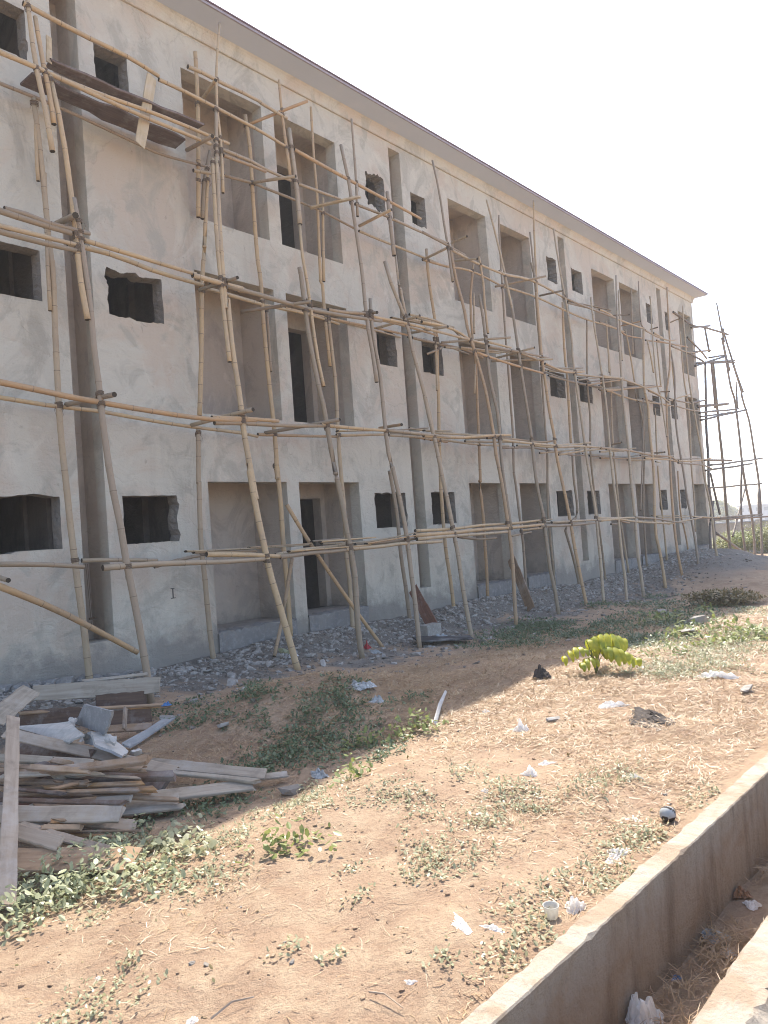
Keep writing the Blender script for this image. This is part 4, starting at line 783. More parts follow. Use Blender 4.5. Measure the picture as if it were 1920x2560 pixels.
LATHS=[('grey', 0.037, (2.098, 5.563, 0.239), (2.603, 5.2, 0.189)), ('brown', 0.027, (2.316, 5.237, 0.2), (2.439, 5.323, 0.15)), ('brown', 0.03, (2.259, 5.856, 0.218), (2.826, 4.924, 0.168)), ('pale', 0.024, (2.258, 5.778, 0.197), (2.755, 4.899, 0.147)), ('tan', 0.048, (2.153, 5.172, 0.098), (2.49, 5.05, 0.048)), ('orange', 0.047, (2.134, 4.902, 0.05), (2.5, 4.793, 0.0)), ('brown', 0.029, (2.046, 5.078, 0.03), (2.289, 4.883, -0.02)), ('dark', 0.037, (2.358, 5.515, 0.157), (2.551, 5.517, 0.107)), ('brown', 0.04, (2.113, 5.377, 0.142), (2.704, 4.815, 0.092)), ('brown', 0.047, (2.109, 5.524, 0.133), (2.505, 5.078, 0.083)), ('brown', 0.025, (2.202, 5.871, 0.234), (2.59, 5.313, 0.184)), ('pale', 0.043, (1.945, 5.028, 0.033), (2.128, 5.043, -0.017)), ('grey', 0.046, (1.94, 5.278, -0.03), (2.195, 4.894, -0.08)), ('pale', 0.026, (2.122, 5.11, -0.013), (2.218, 5.152, -0.063)), ('brown', 0.032, (2.24, 5.098, 0.198), (2.524, 5.203, 0.148)), ('brown', 0.025, (2.141, 4.87, 0.061), (2.353, 4.807, 0.011)), ('dark', 0.036, (2.378, 5.606, 0.247), (2.692, 5.044, 0.197)), ('grey', 0.04, (2.382, 5.378, 0.178), (2.532, 5.415, 0.128)), ('grey', 0.029, (2.151, 5.597, 0.237), (2.597, 5.121, 0.187)), ('brown', 0.037, (2.088, 4.896, 0.032), (2.354, 4.935, -0.018)), ('pale', 0.038, (2.089, 5.267, 0.016), (2.358, 5.171, -0.034)), ('orange', 0.023, (2.02, 5.121, -0.041), (2.411, 4.654, -0.091)), ('brown', 0.031, (2.218, 5.549, 0.124), (2.732, 4.902, 0.074)), ('orange', 0.044, (2.172, 5.104, 0.078), (2.423, 4.791, 0.028)), ('pale', 0.049, (2.06, 5.271, 0.01), (2.36, 5.033, -0.04)), ('orange', 0.046, (2.041, 5.501, 0.04), (2.651, 4.935, -0.01)), ('grey', 0.028, (2.077, 4.993, 0.026), (2.309, 4.876, -0.024)), ('brown', 0.044, (2.383, 5.433, 0.303), (2.49, 5.323, 0.253)), ('dark', 0.031, (2.088, 5.425, 0.189), (2.303, 5.09, 0.139)), ('tan', 0.041, (2.053, 4.864, 0.05), (2.257, 4.77, -0.0)), ('tan', 0.043, (2.246, 5.468, 0.277), (2.515, 5.131, 0.227)), ('dark', 0.035, (1.989, 5.385, 0.153), (2.488, 4.631, 0.103)), ('grey', 0.025, (2.405, 5.445, 0.185), (2.615, 5.224, 0.135)), ('brown', 0.042, (2.307, 5.557, 0.245), (2.815, 4.954, 0.195))]
CROSSPLANK=[(9.27, 9.35, 7.64), (9.81, 8.64, 7.76)]
BOARDS=[  # dark filler boards carry the shade of the pile's gaps in their colour
('wide grey weathered board standing on edge at the back of the timber pile', 'grey', 0.182, 0.017, 62, (3.518, 8.354, 0.28), (4.407, 7.293, 0.28)),
('broad pale grey board slanting off the back corner of the timber pile', 'grey', 0.205, 0.017, 28, (3.259, 7.784, 0.42), (2.572, 6.983, 0.36)),
('thin pale lath lying on top of the wide grey board', 'grey', 0.046, 0.017, 30, (3.936, 8.033, 0.36), (4.447, 7.594, 0.37)),
('long tan lath below the wide grey board', 'tan', 0.038, 0.022, 20, (3.147, 7.833, 0.2), (4.314, 7.006, 0.12)),
('short orange splinter beside the bamboo foot at the timber pile', 'orange', 0.023, 0.011, 20, (4.047, 7.273, 0.1), (4.317, 6.955, 0.1)),
('dark brown board tucked under the wide grey board', 'dark', 0.152, 0.017, 70, (3.915, 7.722, 0.16), (4.271, 7.365, 0.16)),
('shade coloured filler board deep inside the back of the timber pile', 'dark', 0.198, 0.022, 70, (3.162, 7.88, 0.12), (3.566, 7.389, 0.12)),
('shade coloured filler board under the cement covered plate', 'dark', 0.182, 0.022, 55, (3.868, 7.459, 0.0), (4.218, 7.195, 0.0)),
('long pale plank running diagonally down across the timber pile', 'pale', 0.099, 0.025, 38, (2.48, 6.471, 0.34), (3.202, 5.161, 0.02)),
('pale squared batten crossing behind the upright plank', 'grey', 0.068, 0.033, 35, (2.25, 6.033, 0.26), (2.623, 5.322, 0.22)),
('brown squared beam lying over the middle of the timber pile', 'brown', 0.065, 0.041, 30, (2.196, 5.594, 0.22), (2.781, 4.815, 0.28)),
('long pale double plank jutting far out beyond the pile', 'grey', 0.114, 0.022, 22, (3.274, 5.668, -0.01), (3.652, 4.626, -0.04)),
('narrow pale plank alongside the long double plank', 'grey', 0.046, 0.028, 22, (3.179, 5.17, 0.02), (3.472, 4.502, -0.03)),
('flat grey plank on the soil under the double plank', 'grey', 0.152, 0.022, 12, (2.914, 5.002, -0.05), (3.467, 4.538, -0.05)),
('thick dark brown beam in the middle of the timber pile', 'dark', 0.076, 0.05, 20, (2.424, 5.452, 0.14), (2.996, 4.819, 0.1)),
('short dark offcut beneath the brown squared beam', 'dark', 0.076, 0.033, 30, (2.352, 5.81, 0.14), (2.64, 5.426, 0.14)),
('thin grey brown batten above the orange laths', 'brown', 0.046, 0.028, 20, (2.14, 5.76, 0.17), (2.5, 5.12, 0.14)),
('cracked orange lath above the broken orange end', 'orange', 0.038, 0.017, 25, (2.304, 5.382, 0.13), (2.782, 4.897, 0.1)),
('brown batten with a broken orange end', 'orange', 0.057, 0.028, 25, (2.515, 5.217, 0.08), (2.845, 4.868, 0.05)),
('long thin tan batten tapering out beyond the pile', 'tan', 0.038, 0.025, 22, (2.118, 5.71, 0.12), (2.941, 4.727, -0.03)),
('pale grey round edged batten low in the pile', 'grey', 0.053, 0.033, 25, (2.221, 5.364, 0.04), (2.698, 4.912, 0.02)),
('short pale batten with a slanting end low in the pile', 'pale', 0.046, 0.028, 25, (2.223, 5.291, 0.03), (2.452, 5.018, 0.03)),
('short red brown broken board end in the pile', 'red', 0.122, 0.028, 50, (2.179, 5.581, 0.02), (2.28, 5.457, 0.0)),
('wide dark grey board flat on the soil beside the pile', 'grey', 0.182, 0.017, 10, (2.555, 5.237, -0.06), (2.984, 4.796, -0.06)),
('small grey plank on the soil at the foot of the pile', 'grey', 0.061, 0.022, 20, (2.656, 4.963, -0.08), (2.968, 4.697, -0.08)),
('thick pale plank with a sawn end across the front of the pile', 'pale', 0.114, 0.033, 48, (1.926, 5.216, 0.1), (2.45, 4.614, 0.05)),
('short pale plank pointing out from the front of the pile', 'pale', 0.091, 0.022, 30, (2.335, 4.943, -0.02), (2.546, 4.627, -0.07)),
('pale wedge ended plank at the lower front of the pile', 'pale', 0.099, 0.033, 30, (1.932, 4.967, 0.04), (2.045, 4.61, 0.0)),
('narrow pale plank sloping down into the weeds', 'pale', 0.068, 0.028, 25, (1.974, 5.013, 0.06), (2.263, 4.426, -0.08)),
('shade coloured filler board below the thick pale plank', 'dark', 0.167, 0.022, 60, (2.13, 5.44, -0.08), (2.396, 5.024, -0.08)),
('wide brown board flat on the ground behind the leafy weeds', 'tan', 0.205, 0.022, 16, (1.817, 4.796, -0.05), (2.239, 4.096, -0.05)),
('thin dry stick under the lower planks', 'tan', 0.015, 0.011, 0, (2.214, 4.866, -0.04), (2.508, 4.532, -0.06)),
('short upright wooden block between the back boards', 'brown', 0.061, 0.028, 80, (3.763, 6.867, 0.22), (3.667, 6.744, 0.04)),
('short brown board under the upright block', 'brown', 0.099, 0.022, 30, (3.619, 7.01, 0.02), (3.954, 6.74, 0.0)),
('shade coloured filler beam inside the middle of the pile', 'dark', 0.122, 0.055, 40, (2.29, 6.19, 0.06), (2.677, 5.736, 0.06)),
('shade coloured filler beam inside the bottom of the pile', 'dark', 0.152, 0.066, 40, (2.227, 6.041, -0.04), (2.623, 5.42, -0.04)),
('shade coloured board filling the gap below the pale plank', 'dark', 0.152, 0.033, 50, (2.612, 6.526, 0.14), (2.837, 5.75, 0.14)),
('shade coloured filler beam low under the brown squared beam', 'dark', 0.137, 0.055, 40, (2.906, 6.256, -0.02), (3.104, 5.112, -0.04)),
('long upright plank resting down the front of the pile with a sunlit foot', 'pale', 0.095, 0.017, 12, (2.428, 6.159, 0.52), (1.583, 4.236, -0.07)),
('pale plank end poking out of the weeds past the pile', 'grey', 0.076, 0.017, 15, (3.655, 4.673, -0.08), (3.818, 4.533, -0.08))]
PLATES=[
('square plate caked with grey cement on top of the pile', 'cement', 0.02, [(3.03, 6.209, 0.48), (2.994, 5.666, 0.48), (2.984, 5.802, 0.28), (3.009, 6.362, 0.3)]),
('broken pale plywood sheet lying in the timber pile', 'whitish', 0.015, [(2.648, 6.752, 0.32), (2.893, 6.214, 0.36), (2.839, 5.839, 0.32), (2.759, 5.949, 0.26), (2.68, 6.732, 0.28)]),
('small pale wood chip beside the cement caked plate', 'whitish', 0.015, [(2.946, 6.305, 0.38), (2.949, 6.197, 0.38), (2.895, 6.141, 0.34), (2.891, 6.245, 0.34)]),
('jagged whitish board fragment beside the long diagonal plank', 'whitish', 0.02, [(2.916, 5.882, 0.32), (3.055, 5.887, 0.26), (3.062, 5.575, 0.16), (2.93, 5.431, 0.18), (2.826, 5.649, 0.26)]),
('small whitish chip on the jagged board fragment', 'whitish', 0.02, [(2.934, 5.678, 0.32), (2.968, 5.578, 0.3), (2.9, 5.488, 0.27), (2.912, 5.659, 0.28)]),
('loose whitish offcut at the edge of the rubble beside the pile', 'whitish', 0.03, [(3.082, 5.58, 0.15), (3.175, 5.618, 0.15), (3.211, 5.65, 0.1), (3.108, 5.655, 0.1)]),
('dark triangular grey shard between the pale fragments', 'cement', 0.02, [(2.837, 5.843, 0.32), (2.905, 5.87, 0.32), (2.898, 5.809, 0.22), (2.911, 5.969, 0.22)]),
('grey sheet leaning on rubble beside the pile', 'cement', 0.015, [(3.441, 6.383, 0.02), (4.074, 6.738, 0.04), (4.204, 6.697, 0.04), (3.514, 6.372, -0.04)])]
LIT={'bag_red': [5.49, 3.43, -0.02], 'bag_white': [4.48, 2.76, 0.01], 'shard1': [4.69, 2.12, 0.04], 'paper': [4.14, 1.9, -0.01], 'ball': [4.19, 1.7, -0.0], 'scrap1': [3.66, 1.77, -0.01], 'scrap2': [5.85, 4.04, -0.0], 'scrap3': [6.44, 3.05, 0.02], 'stone1': [5.83, 3.32, -0.0], 'scrap4': [4.77, 2.8, -0.0], 'black': [7.12, 4.14, 0.07], 'rag': [6.1, 2.55, 0.02], 'cup': [2.91, 1.74, 0.0], 'tissue': [3.03, 1.69, 0.0], 'flat1': [2.62, 2.03, 0.02], 'flat2': [2.68, 1.91, 0.01], 'scrap5': [1.51, 3.12, -0.04], 'scrap6': [2.19, 1.95, 0.0], 'scrap7': [1.57, 2.53, -0.04], 'cement_bag': [5.81, 5.62, 0.12], 'cement_bag2': [5.57, 5.18, 0.05], 'stone2': [4.24, 5.94, 0.01], 'litter': [3.96, 4.34, -0.1], 'rock': [3.67, 4.35, -0.14], 'red': [8.78, 8.27, -0.1], 'white_foot': [7.4, 8.51, 0.0], 'white2': [8.73, 8.08, -0.14], 'plant': [7.63, 3.76, 0.05], 'shrub': [15.98, 5.04, -0.24], 'scrap8': [4.03, 2.83, 0.02], 'stick0': [5.28, 4.2, -0.01], 'stick1': [5.86, 4.5, 0.02], 'twig0': [1.61, 2.45, -0.03], 'twig1': [1.77, 2.4, -0.02], 'twigb0': [2.04, 2.04, -0.01], 'twigb1': [2.05, 1.88, -0.02], 'rockA': [14.49, 5.65, -0.23], 'rockB': [12.26, 4.24, -0.09], 'rockC': [11.17, 4.0, -0.07], 'rockD': [7.46, 2.18, 0.0], 'scrapL': [7.95, 2.59, 0.03], 'plank0': [96.14, 59.09, -3.46], 'brick_blk': [10.6, 8.24, -0.16], 'bagb': [10.53, 8.09, -0.19], 'sheet0': [9.72, 8.29, -0.14], 'sheet1': [10.5, 7.34, -0.22], 'green_rock': [7.42, 8.74, 0.03], 'bagdrain': [3.04, 1.42, -0.36], 'dl1': [4.36, 1.39, -0.36], 'dl2': [4.27, 1.31, -0.36], 'dl3': [3.86, 1.38, -0.36], 'dl4': [3.74, 1.27, -0.36], 'dl5': [3.42, 1.41, -0.36]}
WEEDS=[('shade', [4.8, 5.08], 0.35, 1), ('shade', [4.42, 4.65], 0.45, 1), ('shade', [4.19, 5.24], 0.25, 1), ('shade', [3.16, 4.66], 0.3, 1), ('shade', [5.49, 5.62], 0.35, 1), ('shade', [5.18, 5.47], 0.3, 1), ('shade', [4.87, 6.13], 0.2, 1), ('shade', [4.55, 7.27], 0.3, 1), ('shade', [4.34, 6.56], 0.25, 1), ('shade', [3.24, 4.73], 0.25, 1), ('shade', [2.58, 4.81], 0.2, 1), ('shade', [4.91, 5.47], 0.15, 1), ('shade', [4.53, 5.31], 0.15, 1), ('shade', [4.17, 4.81], 0.3, 1), ('shade', [4.67, 5.1], 0.2, 1), ('shade', [3.93, 4.94], 0.3, 1), ('shade', [4.09, 5.1], 0.25, 1), ('shade', [4.82, 6.09], 0.2, 1), ('shade', [11.78, 7.49], 0.5, 1), ('shade', [12.14, 7.07], 0.6, 1), ('shade', [11.71, 6.12], 0.6, 1), ('shade', [10.5, 6.29], 0.4, 1), ('shade', [16.82, 6.53], 0.6, 1), ('shade', [14.0, 5.02], 0.7, 1), ('shade', [15.54, 5.26], 0.7, 1), ('shade', [10.49, 4.6], 0.5, 1), ('shade', [15.99, 7.51], 0.4, 1), ('shade', [18.75, 7.32], 0.4, 1), ('shade', [16.0, 6.76], 0.4, 1), ('shade', [13.08, 7.2], 0.4, 1), ('shade', [15.39, 7.26], 0.35, 1), ('shade', [5.8, 4.9], 0.2, 1), ('shade', [10.57, 4.87], 0.45, 1), ('shade', [10.54, 4.32], 0.45, 1), ('leafy', [2.14, 4.44], 0.28, 1), ('leafy', [1.95, 4.34], 0.3, 1), ('leafy', [1.79, 4.22], 0.28, 1), ('leafy', [2.11, 4.17], 0.28, 1), ('leafy', [1.7, 4.22], 0.22, 1), ('leafy', [2.14, 3.88], 0.25, 1), ('leafy', [2.19, 4.62], 0.12, 1), ('round', [2.6, 4.24], 0.2, 1), ('round', [2.55, 3.98], 0.15, 1), ('round', [2.46, 4.26], 0.15, 1), ('pale', [3.26, 3.92], 0.3, 1), ('pale', [3.35, 3.9], 0.2, 1), ('pale', [2.72, 3.97], 0.2, 1), ('pale', [2.45, 3.54], 0.2, 1), ('pale', [3.71, 3.38], 0.22, 1), ('pale', [3.69, 3.16], 0.18, 1), ('pale', [4.08, 2.63], 0.22, 1), ('pale', [4.02, 2.53], 0.18, 1), ('pale', [4.1, 2.75], 0.15, 1), ('pale', [4.67, 2.29], 0.2, 1), ('pale', [4.36, 2.28], 0.18, 1), ('pale', [4.61, 2.19], 0.15, 1), ('pale', [3.59, 2.64], 0.12, 1), ('pale', [3.65, 2.53], 0.14, 1), ('pale', [4.22, 3.18], 0.15, 1), ('pale', [3.85, 1.77], 0.18, 1), ('pale', [3.42, 1.72], 0.2, 1), ('pale', [3.29, 1.74], 0.15, 1), ('pale', [3.93, 1.7], 0.17, 1), ('pale', [3.84, 1.76], 0.12, 1), ('pale', [2.63, 1.71], 0.18, 1), ('pale', [2.55, 1.74], 0.1, 1), ('pale', [2.85, 1.89], 0.1, 1), ('pale', [3.2, 2.65], 0.12, 1), ('pale', [3.09, 2.53], 0.16, 1), ('pale', [3.04, 2.42], 0.14, 1), ('pale', [1.44, 2.9], 0.14, 1), ('pale', [1.31, 2.95], 0.14, 1), ('pale', [2.34, 1.93], 0.06, 1), ('pale', [2.15, 2.33], 0.05, 1), ('pale', [2.06, 2.54], 0.06, 1), ('pale', [1.64, 3.09], 0.05, 1), ('pale', [11.29, 3.43], 0.6, 1), ('pale', [10.11, 3.11], 0.6, 1), ('pale', [14.5, 4.02], 0.7, 1), ('pale', [11.65, 3.12], 0.6, 1), ('pale', [10.44, 3.99], 0.5, 1), ('pale', [9.97, 4.33], 0.4, 1), ('pale', [9.78, 3.23], 0.45, 1), ('pale', [4.55, 1.62], 0.15, 1), ('pale', [2.33, 3.41], 0.15, 1), ('pale', [3.8, 4.0], 0.15, 1), ('pale', [1.78, 3.7], 0.08, 1), ('bright', [4.6, 4.49], 0.12, 1), ('bright', [3.89, 3.87], 0.12, 1), ('bright', [4.79, 4.29], 0.12, 1), ('bright', [5.07, 4.22], 0.18, 1), ('bright', [5.07, 4.11], 0.15, 1), ('bright', [2.86, 3.27], 0.15, 1), ('bright', [2.69, 3.36], 0.12, 1), ('bright', [14.78, 5.01], 0.2, 1), ('shade', [10.63, 7.12], 0.4851789589894054, 1), ('shade', [10.17, 6.61], 0.36966942143154224, 1), ('shade', [11.42, 7.33], 0.3429007360232754, 1), ('shade', [10.98, 6.86], 0.3316387003180668, 1), ('shade', [12.34, 7.36], 0.4934401268215335, 1), ('shade', [12.64, 7.51], 0.4120260799523762, 1), ('shade', [13.03, 7.52], 0.4465550570107748, 1), ('shade', [12.17, 6.76], 0.3801786475729964, 1), ('shade', [13.02, 7.07], 0.30730224543562146, 1), ('shade', [11.47, 6.12], 0.25042312532054883, 1), ('shade', [11.41, 5.95], 0.386021192954463, 1), ('shade', [11.64, 5.75], 0.3920847760618672, 1), ('shade', [12.64, 6.06], 0.3601878967378279, 1), ('shade', [13.12, 6.17], 0.31292405681878727, 1), ('shade', [11.36, 5.21], 0.33501099633659187, 1), ('shade', [12.79, 5.71], 0.4188468732107845, 1), ('shade', [13.69, 5.9], 0.48488098638502536, 1), ('shade', [12.13, 5.16], 0.4187416725248657, 1), ('shade', [15.06, 6.04], 0.4114205687049554, 1), ('shade', [14.27, 5.56], 0.34297339865318033, 1), ('shade', [12.58, 4.89], 0.4009423349427059, 1), ('shade', [12.89, 4.79], 0.27217704579439844, 1), ('shade', [12.89, 4.67], 0.27459946118009415, 1), ('shade', [12.21, 4.31], 0.4152519005795279, 1), ('shade', [16.81, 5.55], 0.4814266841271396, 1), ('shade', [16.18, 5.16], 0.3697826707277382, 1), ('pale', [11.16, 3.15], 0.40093569667034196, 1), ('pale', [8.34, 2.71], 0.3781846454248251, 1), ('pale', [11.12, 3.15], 0.33266221777964816, 1), ('pale', [10.14, 4.09], 0.3915048113101871, 1), ('pale', [9.4, 3.24], 0.32393330646137963, 1), ('pale', [9.88, 2.94], 0.4429879706205651, 1), ('pale', [9.9, 3.82], 0.3552709224300993, 1), ('pale', [7.99, 3.2], 0.32546306676757747, 1), ('pale', [8.33, 2.85], 0.3129651231225223, 1), ('pale', [11.59, 4.29], 0.3376004955587892, 1), ('pale', [8.01, 2.9], 0.3650323718159776, 1), ('pale', [8.36, 3.19], 0.429358444519401, 1), ('pale', [9.9, 3.03], 0.3671859310827865, 1), ('pale', [9.05, 3.22], 0.2352461138681115, 1), ('pale', [11.72, 3.23], 0.25050781434791913, 1), ('pale', [10.04, 4.41], 0.35381380041360977, 1), ('pale', [8.74, 2.89], 0.3438539747918936, 1), ('pale', [10.85, 4.82], 0.39280088165592697, 1), ('pale', [7.88, 3.23], 0.23884710049634716, 1), ('pale', [8.04, 3.19], 0.3679677358752712, 1), ('pale', [8.98, 2.98], 0.2596345850691577, 1), ('pale', [9.99, 4.18], 0.24989861922003787, 1), ('pale', [11.53, 3.6], 0.30379093020830483, 1), ('pale', [7.86, 3.54], 0.2558297321616584, 1), ('pale', [10.84, 3.97], 0.28856724769893366, 1), ('pale', [10.27, 3.59], 0.2575853709220892, 1), ('bright', [11.3, 3.14], 0.3074705759914826, 1), ('bright', [11.32, 4.04], 0.23405273316324582, 1), ('bright', [9.09, 3.58], 0.2557200638601958, 1), ('bright', [11.84, 3.61], 0.35789282344656154, 1), ('bright', [13.11, 5.07], 0.32186841640382646, 1), ('bright', [12.61, 5.02], 0.20172260474667494, 1), ('bright', [11.27, 3.1], 0.3770939571045193, 1), ('bright', [10.36, 3.49], 0.37391203481142155, 1), ('bright', [10.57, 3.23], 0.26724603302405403, 1), ('bright', [10.87, 4.09], 0.23759087340110907, 1), ('shade', [4.25, 5.0], 0.12281438437564506, 1), ('shade', [4.67, 4.23], 0.12960933560142002, 1), ('shade', [4.58, 4.63], 0.10544020019978498, 1), ('shade', [4.47, 4.96], 0.15092406538789754, 1), ('shade', [5.12, 5.01], 0.1800504118256092, 1), ('shade', [5.93, 5.7], 0.10832418789851266, 1), ('shade', [5.75, 7.32], 0.19706913831716477, 1), ('shade', [4.87, 7.3], 0.13713757513831018, 1), ('shade', [4.51, 4.04], 0.10125627015248814, 1), ('shade', [4.37, 6.55], 0.17925900929976055, 1), ('shade', [5.78, 5.87], 0.16111523008764783, 1), ('shade', [4.46, 5.66], 0.09653901192251779, 1), ('shade', [4.52, 5.82], 0.18665036305190774, 1), ('shade', [4.59, 4.42], 0.08857909814464167, 1), ('shade', [4.8, 6.45], 0.19453543992483532, 1), ('shade', [4.41, 4.1], 0.08126079333849096, 1), ('shade', [5.43, 5.57], 0.10990543236448978, 1), ('shade', [5.31, 5.33], 0.19790745344590513, 1), ('shade', [4.97, 4.68], 0.12831527563992906, 1), ('shade', [4.4, 6.12], 0.08767045326892225, 1), ('shade', [4.77, 5.47], 0.14718186112409753, 1), ('shade', [4.93, 6.41], 0.16440530130630915, 1), ('pale', [3.27, 3.58], 0.08350269013710672, 1), ('pale', [2.55, 2.56], 0.0731946322538319, 1), ('pale', [3.03, 1.93], 0.11493824928204373, 1), ('pale', [2.76, 2.82], 0.06471157370447497, 1), ('pale', [3.74, 4.25], 0.07821269317306545, 1), ('pale', [3.04, 2.58], 0.09490558914294919, 1), ('pale', [3.48, 2.91], 0.11546621590140771, 1), ('pale', [3.26, 2.33], 0.09907150145480226, 1), ('pale', [3.96, 2.42], 0.06512842947497034, 1), ('pale', [2.98, 2.45], 0.09518466199811404, 1), ('pale', [2.61, 3.86], 0.06426144079605368, 1), ('pale', [2.71, 3.7], 0.056672776698919264, 1), ('pale', [3.71, 2.6], 0.1108473949112563, 1), ('pale', [3.7, 3.17], 0.10223850060477715, 1)]

def bamboo_mesh(name, pts, r0, r1, seed, sides=8, far=False, flat=False):
    r = random.Random(seed); P_ = np.array(pts, float)
    if len(P_) > 2:                                           # smooth through the points
        Q = []
        for i in range(len(P_)-1):
            p0, p1, p2, p3 = P_[max(i-1, 0)], P_[i], P_[i+1], P_[min(i+2, len(P_)-1)]
            for t in np.linspace(0, 1, 5)[:-1]:
                Q.append(.5*(2*p1+(p2-p0)*t+(2*p0-5*p1+4*p2-p3)*t*t+(3*p1-p0-3*p2+p3)*t**3))
        Q.append(P_[-1]); P_ = np.array(Q)
    seg = np.linalg.norm(np.diff(P_, axis=0), axis=1); cum = np.concatenate([[0], np.cumsum(seg)]); L = cum[-1]
    at = lambda s: np.array([np.interp(s, cum, P_[:, k]) for k in range(3)])
    st = [(0, 1.0, 0)]; s = r.uniform(.1, .3)
    sp = r.uniform(.30, .42); r0 *= .81; r1 *= .78
    while s < L-.06:
        st += [(s-.02, 1.0, 0), (s-.004, 1.05, 1 if r.random() < .7 else 0), (s+.004, 1.05, 0), (s+.02, .985, 0)]; s += sp*r.uniform(.65, 1.35)
    st.append((L, 1.0, 0)); st = [x for i, x in enumerate(st) if i == 0 or x[0] > st[i-1][0]+1e-4]
    V, F, mi = [], [], []; up = None
    wob = [r.uniform(-1, 1)*.010 for _ in range(4)]
    for s, k, nd in st:
        c = at(s); d = at(min(s+.03, L))-at(max(s-.03, 0)); d = d/(np.linalg.norm(d)+1e-9)
        ref = np.array([0, 0, 1.]) if abs(d[2]) < .8 else np.array([1., 0, 0])
        a = np.cross(d, ref); a /= np.linalg.norm(a); b = np.cross(d, a)
        c = c+a*math.sin(s*2.1+wob[0]*300)*wob[1]+b*math.sin(s*1.7+wob[2]*300)*wob[3]
        rad = (r0+(r1-r0)*s/L)*k
        for i in range(sides):
            t = 2*math.pi*i/sides; V.append(c+a*math.cos(t)*rad*(1 if not flat else 1.6)+b*math.sin(t)*rad*(1 if not flat else .55))
    n = len(st)
    for j in range(n-1):
        for i in range(sides):
            F.append((j*sides+i, j*sides+(i+1) % sides, (j+1)*sides+(i+1) % sides, (j+1)*sides+i)); mi.append(1 if st[j][2] else 0)
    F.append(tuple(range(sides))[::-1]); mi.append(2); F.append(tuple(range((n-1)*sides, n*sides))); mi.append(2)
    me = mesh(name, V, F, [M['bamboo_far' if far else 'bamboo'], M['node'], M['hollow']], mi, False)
    sm = np.ones(len(F), bool); sm[-2:] = False; me.polygons.foreach_set('use_smooth', sm); return me
SC = empty('bamboo_scaffold', (12, 8.4, 0)); tag(SC, 'bamboo pole scaffold lashed together along the long plastered facade', 'scaffold')
SE = empty('bamboo_scaffold', (33, 9.2, -.4)); tag(SE, 'smaller bamboo scaffold beyond the far corner of the building, standing against open sky', 'scaffold')
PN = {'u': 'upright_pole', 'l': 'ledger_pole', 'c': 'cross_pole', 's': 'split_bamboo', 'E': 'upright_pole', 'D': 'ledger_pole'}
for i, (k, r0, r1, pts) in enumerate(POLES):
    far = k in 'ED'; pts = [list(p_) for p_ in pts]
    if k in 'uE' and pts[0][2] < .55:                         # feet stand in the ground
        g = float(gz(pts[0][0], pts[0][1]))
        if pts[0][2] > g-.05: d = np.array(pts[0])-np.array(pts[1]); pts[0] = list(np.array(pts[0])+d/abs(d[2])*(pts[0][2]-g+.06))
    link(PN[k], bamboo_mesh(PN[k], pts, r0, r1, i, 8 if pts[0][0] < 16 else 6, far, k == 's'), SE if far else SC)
def lashings():
    up = [(np.array(p_), r) for k, r, _, p_ in POLES if k == 'u']; ot = [(np.array(p_), r) for k, r, _, p_ in POLES if k in 'lc']
    def resamp(P_):
        out = []
        for a, b in zip(P_, P_[1:]):
            n = max(2, int(np.linalg.norm(b-a)/.06)); out.append(a+(b-a)*np.linspace(0, 1, n, endpoint=False)[:, None])
        return np.vstack(out)
    O = [(resamp(p_), r) for p_, r in ot]; n = 0
    for P_, r in up:
        Q = resamp(P_)
        for R_, r2 in O:
            d = np.linalg.norm((Q[:, None]-R_[None])[..., (0, 2)], axis=-1)+.35*np.abs(Q[:, None, 1]-R_[None, :, 1])
            i, j = np.unravel_index(d.argmin(), d.shape)
            if d[i, j] > .13 or n > 200: continue
            c = (Q[i]+R_[j])/2; rad = r*.80+.006; V, F = [], []; rr = random.Random(n); n += 1
            ax = Q[min(i+1, len(Q)-1)]-Q[max(i-1, 0)]; ax = ax/np.linalg.norm(ax); a = np.cross(ax, (1, 0, 0)); a /= np.linalg.norm(a); b = np.cross(ax, a); S_ = 8; tl = rr.uniform(-.5, .5)
            for t in range(3):
                for h, k in ((-.008, 1), (0, 1.08), (.008, 1)):
                    for q in range(S_):
                        th = 2*math.pi*q/S_; V.append(Q[i]+ax*(h+(t-1)*.019+tl*.05*math.cos(th))+(a*math.cos(th)+b*math.sin(th))*rad*k)
                o_ = t*3*S_
                for h in range(2):
                    for q in range(S_): F.append((o_+h*S_+q, o_+h*S_+(q+1) % S_, o_+(h+1)*S_+(q+1) % S_, o_+(h+1)*S_+q))
            for q in range(rr.randint(1, 3)):                  # loose ends
                th = rr.uniform(0, 6.28); p0 = Q[i]+(a*math.cos(th)+b*math.sin(th))*rad*1.05; L_ = rr.uniform(.05, .16); dx = rr.uniform(-.04, .04); n0 = len(V)
                V += [p0, p0+np.array([.006, 0, 0]), p0+np.array([dx+.005, -.02, -L_*.5]), p0+np.array([dx, -.02, -L_*.5]), p0+np.array([dx*.3, -.01, -L_]), p0+np.array([dx*.3+.003, -.01, -L_])]
                F += [(n0, n0+1, n0+2, n0+3), (n0+3, n0+2, n0+5, n0+4)]
            part('rope_lashing', V, F, M['rope'], SC)
lashings()
LN = {'brace_left': ('bamboo_pole', 'thick loose bamboo pole slanting down across the dark pipe chase'), 'stub_left': ('bamboo_pole', 'sawn bamboo end sticking out above the slanting loose pole'),
      'brace_mid': ('bamboo_pole', 'loose bamboo brace slanting across the dark doorway of the ground floor'), 'prop_mid': ('bamboo_pole', 'short bamboo prop standing under the lowest walkway near the ground floor pier')}
